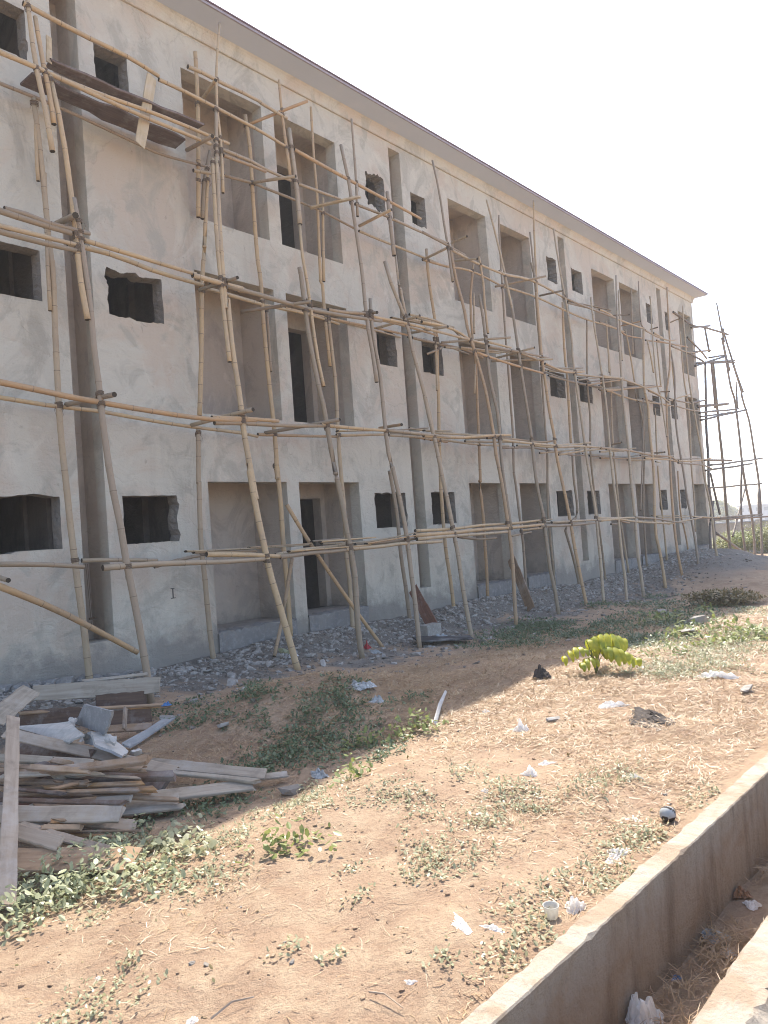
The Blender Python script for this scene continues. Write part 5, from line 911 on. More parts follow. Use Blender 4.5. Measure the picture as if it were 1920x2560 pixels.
for i, (k, (r, pts)) in enumerate(LOOSE.items()):
    b0 = pts[-1]; pts = [Vector(p_)-Vector(b0) for p_ in pts]
    o = link(LN[k][0], bamboo_mesh('bamboo_pole', pts, r, r*.9, 900+i), None, b0); tag(o, LN[k][1], 'bamboo pole')

# ------------------------------------------------------------------ boards
def board_mesh(L, w_, t_, seed, m, bend=.006, ragged=.0):
    r = random.Random(seed); n = 10; V, F = [], []
    ph = r.uniform(0, 6); tw = r.uniform(-.05, .05)
    for i in range(n+1):
        x = L*i/n; k = .5*w_*(1+r.uniform(-.09, .05)*(1 if ragged == 0 else 3)); b = bend*math.sin(ph+3*x)
        e0 = (r.uniform(-.03, .03) if i in (0, n) else 0); ch = min(.006, t_*.2)
        ring = [(-k, -t_/2+ch), (-k+ch, -t_/2), (k-ch, -t_/2), (k, -t_/2+ch), (k, t_/2-ch), (k-ch, t_/2), (-k+ch, t_/2), (-k, t_/2-ch)]
        a = tw*(i/n-.5)
        V += [(x+e0*(1 if y > 0 else -1)+(r.uniform(-.02, .02) if i in (0, n) else 0), y*math.cos(a)-z*math.sin(a), z*math.cos(a)+y*math.sin(a)+b) for y, z in ring]
    for i in range(n):
        for j in range(8): F.append((i*8+j, i*8+(j+1) % 8, i*8+8+(j+1) % 8, i*8+8+j))
    F += [tuple(range(8)), tuple(range(n*8, n*8+8))[::-1]]
    return mesh('plank', V, F, m)
def place_board(name, label, cat, p0, p1, w_, t_, tilt, m, seed, group=None, ragged=0):
    p0, p1 = Vector(p0), Vector(p1); ax = (p1-p0); L = ax.length; ax.normalize()
    side = Vector((0, 0, 1)).cross(ax)
    if side.length < .2: side = Vector((0, 1, 0))
    side.normalize(); nz = ax.cross(side)
    if nz.z < 0: nz = -nz; side = -side
    cam = Vector((0, 0, 1.75)); t = math.radians(tilt)
    if (p0+side-cam).length > (p0-side-cam).length: side = -side      # side points to the viewer's side: the face tips towards it
    s2 = side*math.cos(t)-nz*math.sin(t); n2 = ax.cross(s2)
    if n2.z < 0: n2 = -n2; s2 = -s2
    mw = Matrix(((ax.x, s2.x, n2.x, p0.x), (ax.y, s2.y, n2.y, p0.y), (ax.z, s2.z, n2.z, p0.z), (0, 0, 0, 1)))
    o = link(name, board_mesh(L, w_, t_, seed, m, ragged=ragged)); o.matrix_world = mw; return tag(o, label, cat, group)
for i, (lab, m, w_, t_, tilt, p0, p1) in enumerate(BOARDS): place_board('wooden_plank' if w_ > .055 else 'wooden_lath', lab, 'plank', p0, p1, w_, t_, tilt, WOOD[m], 40+i)
for i, (lab, m, t_, pts) in enumerate(PLATES):
    c = sum((Vector(p_) for p_ in pts), Vector())/len(pts); P_ = [Vector(p_)-c for p_ in pts]
    r = random.Random(i); Q = []
    for a, b in zip(P_, P_[1:]+P_[:1]):
        for k in range(5): Q.append(a.lerp(b, k/5)+Vector((r.uniform(-1, 1), r.uniform(-1, 1), r.uniform(-1, 1)))*.006)
    nrm = (P_[1]-P_[0]).cross(P_[2]-P_[0]).normalized(); nrm = nrm if nrm.z > 0 else -nrm; n = len(Q)
    V = Q+[q-nrm*t_ for q in Q]; F = [tuple(range(n)), tuple(range(n, 2*n))[::-1]]+[(k, (k+1) % n, n+(k+1) % n, n+k) for k in range(n)]
    o = link('board_piece', mesh('board_piece', V, F, WOOD[m]), None, c); tag(o, lab, 'board piece')
for i, (m, w_, p0, p1) in enumerate(LATHS): place_board('wooden_lath', 'thin scrap lath packed among the boards of the timber pile', 'lath', p0, p1, w_, w_*.5, random.uniform(10, 60), WOOD[m], 700+i, 'scrap laths in the timber pile')
# platform high on the scaffold
place_board('platform_board', 'narrow dark board on the outer side of the top walkway', 'board', (4.45, 9.04, 8.04), (6.72, 9.04, 8.05), .2, .035, 0, WOOD['ply'], 301, ragged=1)
place_board('platform_board', 'wide dark ragged board on the wall side of the top walkway', 'board', (4.34, 9.42, 7.97), (6.63, 9.42, 7.92), .40, .03, 4, WOOD['ply'], 302, ragged=1)
place_board('plank', 'pale new plank standing across the dark walkway boards', 'plank', (5.93, 8.99, 8.47), (5.67, 8.99, 7.39), .15, .03, 84, WOOD['light'], 303)
place_board('plank', 'short yellow offcut wedged upright beside the dark walkway boards', 'plank', (4.46, 9.0, 8.36), (4.44, 9.0, 8.02), .07, .03, 80, WOOD['light'], 304)
place_board('plank', 'flat pale plank used as a cross piece high on the scaffold', 'plank', CROSSPLANK[0], CROSSPLANK[1], .12, .035, 10, WOOD['light'], 305)
place_board('leaning_plank', 'brown plank leaning beside the second pair of balcony openings', 'plank', (14.1, 8.35, -.12), (14.9, 9.25, .95), .24, .03, 60, WOOD['brown'], 306)
place_board('leaning_plank', 'dark red brown plank leaning on a bamboo foot by the grey block', 'plank', (10.82, 8.45, -.12), (11.3, 9.3, .62), .24, .03, 60, WOOD['red'], 307)

# ------------------------------------------------------------------ drain
D = empty('concrete_drain', (4, 1.3, 0)); tag(D, 'shallow open concrete drain with stained side wall beside the bare soil', 'drain')
def build_drain():
    r = random.Random(5)
    xs = np.concatenate([np.arange(-6, 1, .25), np.arange(1, 9, .045), np.arange(9, 40.01, .3)]); V, F = [], []
    for x in xs:
        zt = .075+.004*math.sin(x*1.3)+r.uniform(-.0025, .0025)
        yi, yo = WALL_IN(x)+r.uniform(-.002, .002), WALL_OUT(x)+r.uniform(-.006, .006); ch = .005+r.uniform(0, .003)
        if r.random() < .03: ch += .012
        V += [(x, yi+.012, FLOOR_Z-.12), (x, yi+.006, -.15), (x, yi, zt-ch), (x, yi+ch*.8, zt), (x, yo-.012, zt+r.uniform(-.004, .004)), (x, yo, zt-.02), (x, yo+.01, -.3)]
    n = 7
    for i in range(len(xs)-1):
        for j in range(n-1): F.append((i*n+j, i*n+j+1, i*n+n+j+1, i*n+n+j))
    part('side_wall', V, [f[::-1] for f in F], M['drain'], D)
    V, F = [], []
    for x in xs:
        y = SLAB(x)+r.uniform(-.004, .004)*(3 if r.random() < .1 else 1); zt = .055+r.uniform(-.004, .004)
        V += [(x, y-.02, FLOOR_Z-.12), (x, y, zt-.03), (x, y-.02, zt), (x, y-.17+r.uniform(-.02, .02), zt+.004), (x, y-.2+r.uniform(-.03, .03), zt-.03), (x, -1.6, zt-.035), (x, -1.6, -.2)]
    for i in range(len(xs)-1):
        for j in range(n-1): F.append((i*n+j, i*n+j+1, i*n+n+j+1, i*n+n+j))
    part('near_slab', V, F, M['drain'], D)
build_drain()

# ------------------------------------------------------------------ rubble
ICO = None
def ico():
    bm = bmesh.new(); bmesh.ops.create_icosphere(bm, subdivisions=1, radius=1); V = np.array([v.co for v in bm.verts]); F = [[v.index for v in f.verts] for f in bm.faces]; bm.free(); return V, F
ICO_V, ICO_F = ico()
def rock_V(rng, n):
    V = np.repeat(ICO_V[None], n, 0)*(1+rng.uniform(-.42, .30, (n, len(ICO_V), 1)))
    V = np.clip(V, -.62+rng.uniform(-.2, .2, (n, 1, 3)), .62+rng.uniform(-.2, .2, (n, 1, 3)))      # flats from breakage
    V = V*rng.uniform(.5, 1.45, (n, 1, 3))*np.array([1, 1, .55])
    a = rng.uniform(0, 2*np.pi, n); c, s = np.cos(a), np.sin(a); b = rng.uniform(-.6, .6, n)
    x, y, z = V[..., 0], V[..., 1], V[..., 2]
    x, z = x*np.cos(b)[:, None]+z*np.sin(b)[:, None], z*np.cos(b)[:, None]-x*np.sin(b)[:, None]
    return np.stack([x*c[:, None]-y*s[:, None], x*s[:, None]+y*c[:, None], z], -1)
def rubble(name, label, n, xr, yf, size, m, seed):
    rng = np.random.default_rng(seed); x = rng.uniform(*xr, n); y = yf(rng, x); s = size(rng, n)
    V = rock_V(rng, n)*s[:, None, None]; z = gz(x, y)+s*.12
    V = V+np.stack([x, y, z], -1)[:, None]
    o = link(name, fast_mesh(name, V, V.shape[1], m, ICO_F)); tag(o, label, 'rubble', kind='stuff')
rubble('rubble', 'grey broken plaster and stone chips banked along the wall foot', 13000, (1.5, 27), lambda r, x: 9.62-np.abs(r.normal(0, .95, len(x)))-.05, lambda r, n: .010+.065*r.random(n)**5, M['dustrock'], 1)
rubble('plaster_chips', 'pale and dark broken chips lying in the debris along the wall foot', 6000, (2.5, 24), lambda r, x: 9.5-np.abs(r.normal(0, 1.5, len(x))), lambda r, n: .010+.055*r.random(n)**4, M['rubble_dark'], 9)
rubble('gravel', 'small stone chips scattered over the bare soil', 1100, (1, 22), lambda r, x: r.uniform(1.7, 8, len(x)), lambda r, n: .005+.016*r.random(n)**3, M['block'], 2)
rubble('soil_clods', 'crumbly clods of the same earth lying loose on the soil', 9000, (1, 16), lambda r, x: r.uniform(1.65, 7.2, len(x)), lambda r, n: .004+.014*r.random(n)**3, M['earth'], 12)
rr = np.random.default_rng(3)
for k in range(46):
    x = rr.uniform(3.2, 16) if k < 36 else rr.uniform(16, 26); y = 9.3-abs(rr.normal(0, .9)); s = rr.uniform(.06, .13)
    if 4.3 < x < 5.2 and y < 8: y = 8.6
    me = fast_mesh('rubble_chunk', rock_V(rr, 1)*s, len(ICO_V), M['dustrock'], ICO_F)
    tag(link('rubble_chunk', me, None, (x, y, float(gz(x, y))+s*.2)), 'fist sized grey rubble chunk in the debris at the wall foot', 'rubble chunk', 'rubble chunks along the wall foot')
# broken concrete footing showing at the left of the facade
for k in range(9):
    x = 3.6+k*.2; s = .12+.05*rr.random()
    me = fast_mesh('footing_lump', rock_V(rr, 1)*np.array([s*1.3, s*.8, s]), len(ICO_V), M['rough'], ICO_F)
    tag(link('footing_lump', me, None, (x, 9.5+rr.uniform(-.06, .04), float(gz(x, 9.5))+.03)), 'broken lump of rough concrete footing below the plaster behind the timber pile', 'concrete lump', 'broken footing lumps')
def stone(key, label, s, m, dims=(1, 1, 1)):
    x, y, _ = LIT[key]; me = fast_mesh('stone', rock_V(rr, 1)*s*np.array(dims), len(ICO_V), m, ICO_F)
    tag(link('stone', me, None, (x, y, float(gz(x, y))+s*.3)), label, 'stone')
stone('stone1', 'small grey stone lying in dry grass below the black rag', .06, M['dustrock']); stone('stone2', 'pale grey block fragment on shaded soil past the timber pile', .085, M['dustrock'])
stone('rock', 'flat sunlit stone at the shadow edge beyond the planks', .09, M['block'], (1.5, 1, .6)); stone('rockA', 'smooth pale stone among shaded weeds before the sand heap', .16, M['dustrock'], (1.5, 1, .8))
stone('rockB', 'pale green grey stone at the shadow edge near the brown dead fern', .2, M['dustrock']); stone('rockC', 'long pale stone slab lying half in sun near the weeds', .2, M['dustrock'], (1.8, .8, .4))
stone('rockD', 'flat pale brick shaped stone alone on far sunlit soil', .13, M['dustrock'], (1.5, .8, .6)); stone('green_rock', 'mossy round stone at a bamboo foot below the ground floor pier', .12, M['leaf_pale'])

# ------------------------------------------------------------------ vegetation
def leaves(rng, n, cx, cy, rx, h, lsz, flat=.5, asp=.42, zb=0.):
    a = rng.uniform(0, 2*np.pi, n); rad = rx*np.sqrt(rng.random(n))*(1+.35*np.sin(3*a+cx*9)+.2*np.sin(7*a+cy*5)); x = cx+np.cos(a)*rad*1.25; y = cy+np.sin(a)*rad
    hh = h*rng.random(n)*(np.clip(1.15-rad/(rx*1.4), .1, 1)); z = gz(x, y)+hh+zb
    th = rng.uniform(0, 2*np.pi, n); el = rng.normal(.15, flat, n); L = lsz*rng.uniform(.55, 1.3, n)
    d = np.stack([np.cos(th)*np.cos(el), np.sin(th)*np.cos(el), np.sin(el)], -1); s = np.stack([-np.sin(th), np.cos(th), rng.uniform(-.5, .5, n)], -1)
    up = np.cross(d, s); up /= np.linalg.norm(up, axis=1)[:, None]; up *= np.sign(up[:, 2:3]+1e-6)
    c = np.stack([x, y, z], -1); L = L[:, None]
    droop = rng.uniform(-.1, .25, (n, 1))
    return np.stack([c, c+d*L*.35+s*L*asp*.5-up*L*.06, c+d*L*.75+s*L*asp*.42-up*L*(.05+droop*.5), c+d*L-up*L*droop, c+d*L*.75-s*L*asp*.42-up*L*(.05+droop*.5), c+d*L*.35-s*L*asp*.5-up*L*.06], 1)
LF = [(0, 1, 2, 3), (0, 3, 4, 5)]
def blades(rng, x, y, L, w_, lean=1.2, curl=.5):
    n = len(x); z = gz(x, y); th = rng.uniform(0, 2*np.pi, n); el = np.clip(np.abs(rng.normal(0, lean, n)), .02, 1.4)
    d = np.stack([np.cos(th)*np.cos(el), np.sin(th)*np.cos(el), np.sin(el)], -1); e2 = el-curl*rng.random(n); bend = rng.normal(0, .5, n)
    d2 = np.stack([np.cos(th+bend)*np.cos(e2), np.sin(th+bend)*np.cos(e2), np.sin(e2)], -1)
    s = np.stack([-np.sin(th), np.cos(th), rng.uniform(-.4, .4, n)], -1)*w_[:, None]
    c = np.stack([x, y, z+.003], -1); m1 = c+d*L[:, None]*.5; t = m1+d2*L[:, None]*.5; t[:, 2] = np.maximum(t[:, 2], z+.002)
    return np.stack([c-s, c+s, m1+s*.9, t+s*.25, t-s*.25, m1-s*.9], 1)
BF = [(0, 1, 2, 5), (5, 2, 3, 4)]
def scatter(rng, n, xr, yr, dens):
    x = rng.uniform(*xr, n); y = rng.uniform(*yr, n); k = rng.random(n) < dens(x, y); return x[k], y[k]
def dry_grass():
    rng = np.random.default_rng(21)
    def dens(x, y):
        p_ = vnoise(x, y, 1.1)+.6*vnoise(x, y, .4)+.35*vnoise(x, y, 3.1)
        far = np.clip((x-3.4)/2.2, 0, 1); base = .33+.32*far
        bare = np.exp(-(((x-2.2)/1.2)**2+((y-3.1)/.8)**2))
        edge = np.clip((7.0-y)/1.2, 0, 1)
        mat_ = .35*np.exp(-((x-6.2)/2.6)**2-((y-3.9)/.8)**2)
        return np.clip(base+mat_+p_*1.5-.4*bare, .02, 1)*edge*np.clip((y-1.62)/.05, 0, 1)*np.clip((15-x)/6+.25, .1, 1)
    x, y = scatter(rng, 300000, (1.0, 17), (1.62, 7.0), dens); n = len(x)
    V = blades(rng, x, y, rng.uniform(.02, .095, n)*(1+.25*(x > 6)), rng.uniform(.0009, .0022, n)*(1+.10*np.clip(x-3, 0, 12)), .28, .35)
    k = rng.random(n) < .72
    tag(link('dry_grass', fast_mesh('dry_grass', V[k], 6, M['straw'], BF)), 'dry brown grass stems matted over the sunlit soil', 'dry grass', kind='stuff')
    tag(link('dead_stems', fast_mesh('dead_stems', V[~k], 6, M['straw2'], BF)), 'bleached straw stems scattered over the soil', 'dead stems', kind='stuff')
    # dark dead leaf crumbs on the bare patch
    n = 2600; x = rng.uniform(1, 7, n); y = rng.uniform(1.65, 5, n); k = rng.random(n) < np.clip(.35+vnoise(x, y, .5)*1.8, 0, 1); x, y = x[k], y[k]
    V = np.concatenate([leaves(rng, 1, a, b, .02, .012, rng.uniform(.008, .028), .5, .6) for a, b in zip(x, y)])
    tag(link('leaf_crumbs', fast_mesh('leaf_crumbs', V, 6, M['leaf_brown'], LF)), 'dark dead leaf crumbs scattered over bare soil', 'leaf crumbs', kind='stuff')
    n = 9000; x = rng.uniform(2.2, 7, n); y = rng.uniform(0, 1, n)*(WALL_IN(x)-SLAB(x)-.06)+SLAB(x)+.03; k = rng.random(n) < np.clip(.3+vnoise(x, y, .3)*2.2, 0, 1); x, y = x[k], y[k]
    V = blades(rng, x, y, rng.uniform(.04, .13, len(x)), rng.uniform(.0012, .0026, len(x)), .3, .4); V[..., 2] += FLOOR_Z+.03-np.repeat(gz(x, y)[:, None], 6, 1)
    tag(link('drain_straw', fast_mesh('drain_straw', V, 6, M['straw'], BF)), 'dry straw lying along the drain bottom', 'straw', kind='stuff')
dry_grass()
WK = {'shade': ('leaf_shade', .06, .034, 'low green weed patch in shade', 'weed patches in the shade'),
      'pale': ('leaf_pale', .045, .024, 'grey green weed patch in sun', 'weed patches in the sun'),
      'leafy': ('leaf_leafy', .17, .045, 'lush leafy green weed clump', 'leafy weeds by the timber pile'),
      'round': ('leaf_pale', .09, .05, 'round leaved pale weed clump', 'round leaved weeds'),
      'bright': ('leaf_bright', .15, .055, 'fresh yellow green seedling', 'bright seedlings')}
LAND = [('the small plastic cup', 'cup'), ('the scuffed ball', 'ball'), ('the round white plastic bag', 'bag_white'), ('the red printed white bag', 'bag_red'), ('the dark twisted rag', 'rag'), ('the torn grey cement sack', 'cement_bag'),
        ('the flat white paper scrap', 'paper'), ('the torn white strip', 'scrap1'), ('the bright broad leaved plant', 'plant'), ('the brown dead fern', 'shrub'), ('the pale straight stick', 'stick0'), ('the pale block fragment', 'stone2'),
        ('the flat sunlit stone', 'rock'), ('the white strips on bare soil', 'flat2'), ('the smooth pale stone', 'rockA'), ('the long stone slab', 'rockC'), ('the black crumpled bundle', 'black'), ('the crooked twig', 'twig0'), ('the black flat board', 'sheet1'), ('the curled white scrap', 'shard1')]
def where(x, y):
    b = sorted((math.hypot(LIT[k][0]-x, LIT[k][1]-y)/(1+.06*x), n) for n, k in LAND)
    if b[0][0] < .45: return 'right beside '+b[0][1]
    if y < 1.95: return 'against the drain wall'
    if x < 4.2 and y > 4.1: return 'by the timber pile'
    if b[0][0] < 1.1: return 'not far from '+b[0][1]
    if y > 6.6: return 'near the bamboo feet'
    return 'on the open soil' if y < 4 else 'out on the shaded ground'
for i, (k, (x, y), rx, _) in enumerate(WEEDS):
    rng = np.random.default_rng(500+i); m, h, ls, lab, grp = WK[k]
    h *= rng.uniform(.7, 1.3); ls *= 1+.07*max(0, math.hypot(x, y)-5); h *= 1+.05*max(0, math.hypot(x, y)-5)
    n = int(min(2800, (1500 if k == 'pale' else 2300 if k != 'leafy' else 4200)*rx*rx/(ls/.045)**2)+30); n1 = int(n*.55); V = [leaves(rng, n1, 0, 0, rx, h, ls, .55, .5 if k != 'round' else .85)]
    for q in range(6):                                        # uneven sub-tufts and stragglers
        a = rng.uniform(0, 6.28); d = rx*rng.uniform(.3, 1.5); V.append(leaves(rng, max(4, (n-n1)//6), math.cos(a)*d*1.2, math.sin(a)*d, rx*rng.uniform(.2, .5), h*rng.uniform(.5, 1.3), ls*rng.uniform(.7, 1.1), .55, .5))
    V = np.concatenate(V); g0 = float(gz(x, y)); px, py = V[:, 0, 0], V[:, 0, 1]
    V[..., 2] += (gz(px+x, py+y)-gz(px, py)-g0)[:, None]
    V = V[(V[..., 1].min(1)+y > WALL_OUT(V[:, 0, 0]+x)+.005) & (V[..., 2].min(1)+g0 > -1)]
    E_ = empty('weed_clump', (x, y, g0)); sz = '' if k not in ('shade', 'pale') else 'tiny ' if rx < .1 else 'small ' if rx < .19 else 'broad ' if rx > .38 else ''
    tag(E_, sz+lab+' '+where(x, y), 'weeds', grp)
    c = bpy.data.objects.new('foliage', fast_mesh('foliage', V, 6, M[m], LF)); COL.objects.link(c); c.parent = E_; c['kind'] = 'stuff'
def yellow_plant():
    x, y, _ = LIT['plant']; g = float(gz(x, y)); E_ = empty('broadleaf_plant', (x, y, g)); tag(E_, 'bright yellow green plant with drooping paired leaves at the shadow edge', 'plant')
    rng = np.random.default_rng(8); r_ = Vector((math.sin(.72), -math.cos(.72), 0)); bk = Vector((math.cos(.72), math.sin(.72), 0))
    def child(nm, V, F, m, sm=True): o_ = bpy.data.objects.new(nm, mesh(nm, V, F, m, None, sm)); COL.objects.link(o_); o_.parent = E_
    def frond(a, b, sag, n, ln, wd, out):                      # rachis from a to b, leaflets hanging from it in pairs
        pts = [a.lerp(b, t)+Vector((0, 0, sag*math.sin(math.pi*t))) for t in np.linspace(0, 1, 7)]
        path = [Vector((0, 0, -.03)), a*.5+Vector((0, 0, .05))]+pts; sv, sf = [], []
        for k, p_ in enumerate(path):
            w_ = .007*(1-.6*k/len(path)); sv += [p_+Vector((w_, 0, 0)), p_+Vector((-w_*.5, w_, 0)), p_+Vector((-w_*.5, -w_*.5, w_))]
        for q in range(len(path)-1):
            for h in range(3): sf.append((q*3+h, q*3+(h+1) % 3, q*3+3+(h+1) % 3, q*3+3+h))
        child('stem', sv, sf, M['leaf_bright'])
        for k in range(n):
            t = (k+.5)/n; base = a.lerp(b, t)+Vector((0, 0, sag*math.sin(math.pi*t)))
            for sd in (-1, 1):
                d = Vector((0, 0, -1))+bk*(sd*out*rng.uniform(.6, 1.2))+r_*rng.uniform(-.18, .25); d.normalize()
                L = ln*rng.uniform(.8, 1.15)*(.75+.5*math.sin(math.pi*t)); wv = (r_+Vector((0, 0, rng.uniform(-.2, .2)))).normalized()*wd*.5*rng.uniform(.85, 1.1); V, F = [], []
                for t2, wk in ((0, .25), (.08, .62), (.25, .95), (.5, 1), (.75, .95), (.92, .62), (1, .2)):
                    c = base+d*L*t2+bk*(sd*.05*math.sin(t2*2.6))+Vector((0, 0, .022*math.sin(t2*3.1))); e = bk*(sd*-.012*wk); V += [c-wv*wk+e, c, c+wv*wk+e]
                for q in range(6):
                    for h in range(2): F.append((q*3+h, q*3+h+1, q*3+h+4, q*3+h+3))
                child('leaf', V, F, M['leaf_yellow'])
    frond(r_*-.08+Vector((0, 0, .36)), r_*.36+Vector((0, 0, .34)), .08, 7, .18, .075, .45)
    frond(r_*.08+bk*-.08+Vector((0, 0, .22)), r_*.46+bk*-.12+Vector((0, 0, .13)), .06, 5, .12, .06, .5)
    frond(r_*-.08+Vector((0, 0, .26)), r_*-.36+Vector((0, 0, .18)), .08, 5, .11, .05, .6)
    frond(r_*.05+bk*-.1+Vector((0, 0, .28)), r_*.30+bk*-.2+Vector((0, 0, .22)), .05, 5, .15, .065, .4)
    frond(r_*-.02+bk*.06+Vector((0, 0, .24)), r_*.2+bk*.35+Vector((0, 0, .26)), .06, 4, .13, .06, .5)
    frond(r_*.0+bk*-.06+Vector((0, 0, .16)), r_*-.22+bk*-.2+Vector((0, 0, .14)), .05, 4, .11, .05, .5)
yellow_plant()
def bush(name, label, x, y, rx, h, n, ls, m, seed, cat='bush', group=None):
    rng = np.random.default_rng(seed); g = float(gz(x, y)); u = rng.normal(0, 1, (n, 3)); u /= np.linalg.norm(u, axis=1)[:, None]
    k = 6; cl = rng.uniform(-.55, .55, (k, 3)); ci = rng.integers(0, k, n); rad = rng.random(n)**.4*rng.uniform(.45, .7, k)[ci]
    p_ = (cl[ci]+u*rad[:, None])*np.array([rx, rx, h*.5])+np.array([0, 0, h*.5]); p_[:, 2] = np.abs(p_[:, 2])
    th = rng.uniform(0, 6.28, n); el = rng.normal(.1, .6, n); L = (ls*rng.uniform(.6, 1.3, n))[:, None]
    d = np.stack([np.cos(th)*np.cos(el), np.sin(th)*np.cos(el), np.sin(el)], -1); s = np.stack([-np.sin(th), np.cos(th), rng.uniform(-.5, .5, n)], -1)
    V = np.stack([p_, p_+d*L*.4+s*L*.25, p_+d*L, p_+d*L*.4-s*L*.25], 1)
    E_ = empty(name, (x, y, g)); tag(E_, label, cat, group)
    c = bpy.data.objects.new('foliage', fast_mesh('foliage', V, 4, M[m], [(0, 1, 2, 3)])); COL.objects.link(c); c.parent = E_
    sv, sf = [], []
    for q in range(5):
        b = Vector((rng.uniform(-.1, .1)*rx, rng.uniform(-.1, .1)*rx, -.05)); t = Vector((rng.uniform(-.6, .6)*rx, rng.uniform(-.6, .6)*rx, h*.75)); i0 = len(sv); w0 = .02*max(rx, .5)
        for p2, w_ in ((b, w0), (b.lerp(t, .5)+Vector((.03, .02, .05)), w0*.7), (t, w0*.3)): sv += [p2+Vector((w_, 0, 0)), p2+Vector((-w_*.5, w_*.8, 0)), p2+Vector((-w_*.5, -w_*.8, 0))]
        for a in range(2):
            for hh in range(3): sf.append((i0+a*3+hh, i0+a*3+(hh+1) % 3, i0+a*3+3+(hh+1) % 3, i0+a*3+3+hh))
    c = bpy.data.objects.new('stem', mesh('stem', sv, sf, M['bark'])); COL.objects.link(c); c.parent = E_
bush('dead_fern', 'low mound of brown dead fern at the edge of the building shadow', LIT['shrub'][0], LIT['shrub'][1], .85, .30, 2600, .09, 'leaf_brown', 3)
for i, (x, y, rx, h, m, lab) in enumerate([(43, 11.0, 1.2, 1.7, 'leaf_far', 'tall yellow green bush before the boundary wall'), (41, 11.6, .9, 1.2, 'leaf_bright', 'light green bush beside the tall bush'), (42, 12.4, 1.0, 1.3, 'leaf_far', 'rounded green bush behind the scaffold legs'),
        (41, 10.6, .8, 1.4, 'leaf_far', 'green bush close against the boundary wall corner'), (37.5, 10.6, .9, .75, 'leaf_brown', 'heap of brown dry brush on bright ground beyond the scaffold'), (37, 11.3, .7, .5, 'leaf_brown', 'low brown brush heap close to the building corner'), (43.5, 13.2, 1.0, 1.4, 'leaf_pale', 'pale dusty bush by the building corner')]):
    bush('bush', lab, x, y, rx, h, 2600, .11, m, 60+i)
# ------------------------------------------------------------------ far background
BW = empty('boundary_wall', (46, 14, float(gz(46, 14)))); tag(BW, 'low block boundary wall far behind the bushes', 'wall')
for y in np.arange(2, 30, 2.5):
    z = float(gz(46, y)); part('wall_panel', *box(46, 46.2, y+.13, y+2.37, z-.3, .86), M['bwall'], BW); part('wall_pier', *box(45.93, 46.27, y-.13, y+.13, z-.3, .98), M['bwall'], BW)
    part('coping', *box(45.94, 46.26, y+.13, y+2.37, .86, .93), M['far_wall'], BW)
def far_house():
    x, y0, y1 = 230., 45., 64.8; g = float(gz(230, 55)); zt = 2.2; E_ = empty('distant_building', (x, 55, g)); tag(E_, 'pale flat roofed distant building on the horizon behind the boundary wall', 'building')
    part('wall', *box(x, x+12, y0, y1, g-1, zt-.4), M['far_wall'], E_); part('roof', *box(x-.5, x+12.5, y0-.5, y1+.5, zt-.4, zt), M['far_wall'], E_)
    z = zt-1.9
    while z > g:
        for y in np.arange(y0+1, y1-1, 2.2): part('window', *box(x-.06, x+.02, y, y+1.1, z, z+1.0), M['far_glass'], E_)
        z -= 2.8
far_house()
for i, (x, y, h, rx) in enumerate([(180, 54.5, 9.3, 3.2), (190, 57.3, 8.4, 3.0), (175, 53.0, 8.5, 2.4), (205, 60.5, 8.8, 3.0)]):
    rng = np.random.default_rng(i); g = float(gz(x, y)); E_ = empty('distant_tree', (x, y, g)); tag(E_, ['tallest distant tree beside the far building row', 'distant tree with a rounded top beside the far building', 'slim distant tree nearest the building corner', 'distant tree touching the far building'][i], 'tree', 'trees on the horizon')
    n = 1800; u = rng.normal(0, 1, (n, 3)); u /= np.linalg.norm(u, axis=1)[:, None]; cl = rng.uniform(-.5, .5, (7, 3)); ci = rng.integers(0, 7, n)
    p_ = (cl[ci]+u*(rng.random(n)**.4*.55)[:, None])*np.array([rx, rx, h*.35])+np.array([0, 0, h*.64]); d = rng.normal(0, 1, (n, 3))*.28; s = rng.normal(0, 1, (n, 3))*.2
    c = bpy.data.objects.new('crown', fast_mesh('crown', np.stack([p_-d, p_+s, p_+d, p_-s], 1), 4, M['leaf_far'], [(0, 1, 2, 3)])); COL.objects.link(c); c.parent = E_
    tv = [(a*w_, b*w_, z) for z, w_ in ((-.3, .3), (h*.4, .2), (h*.7, .08)) for a, b in ((1, 0), (0, 1), (-1, 0), (0, -1))]
    c = bpy.data.objects.new('trunk', mesh('trunk', tv, [(k*4+j, k*4+(j+1) % 4, k*4+4+(j+1) % 4, k*4+4+j) for k in range(2) for j in range(4)], M['bark'])); COL.objects.link(c); c.parent = E_

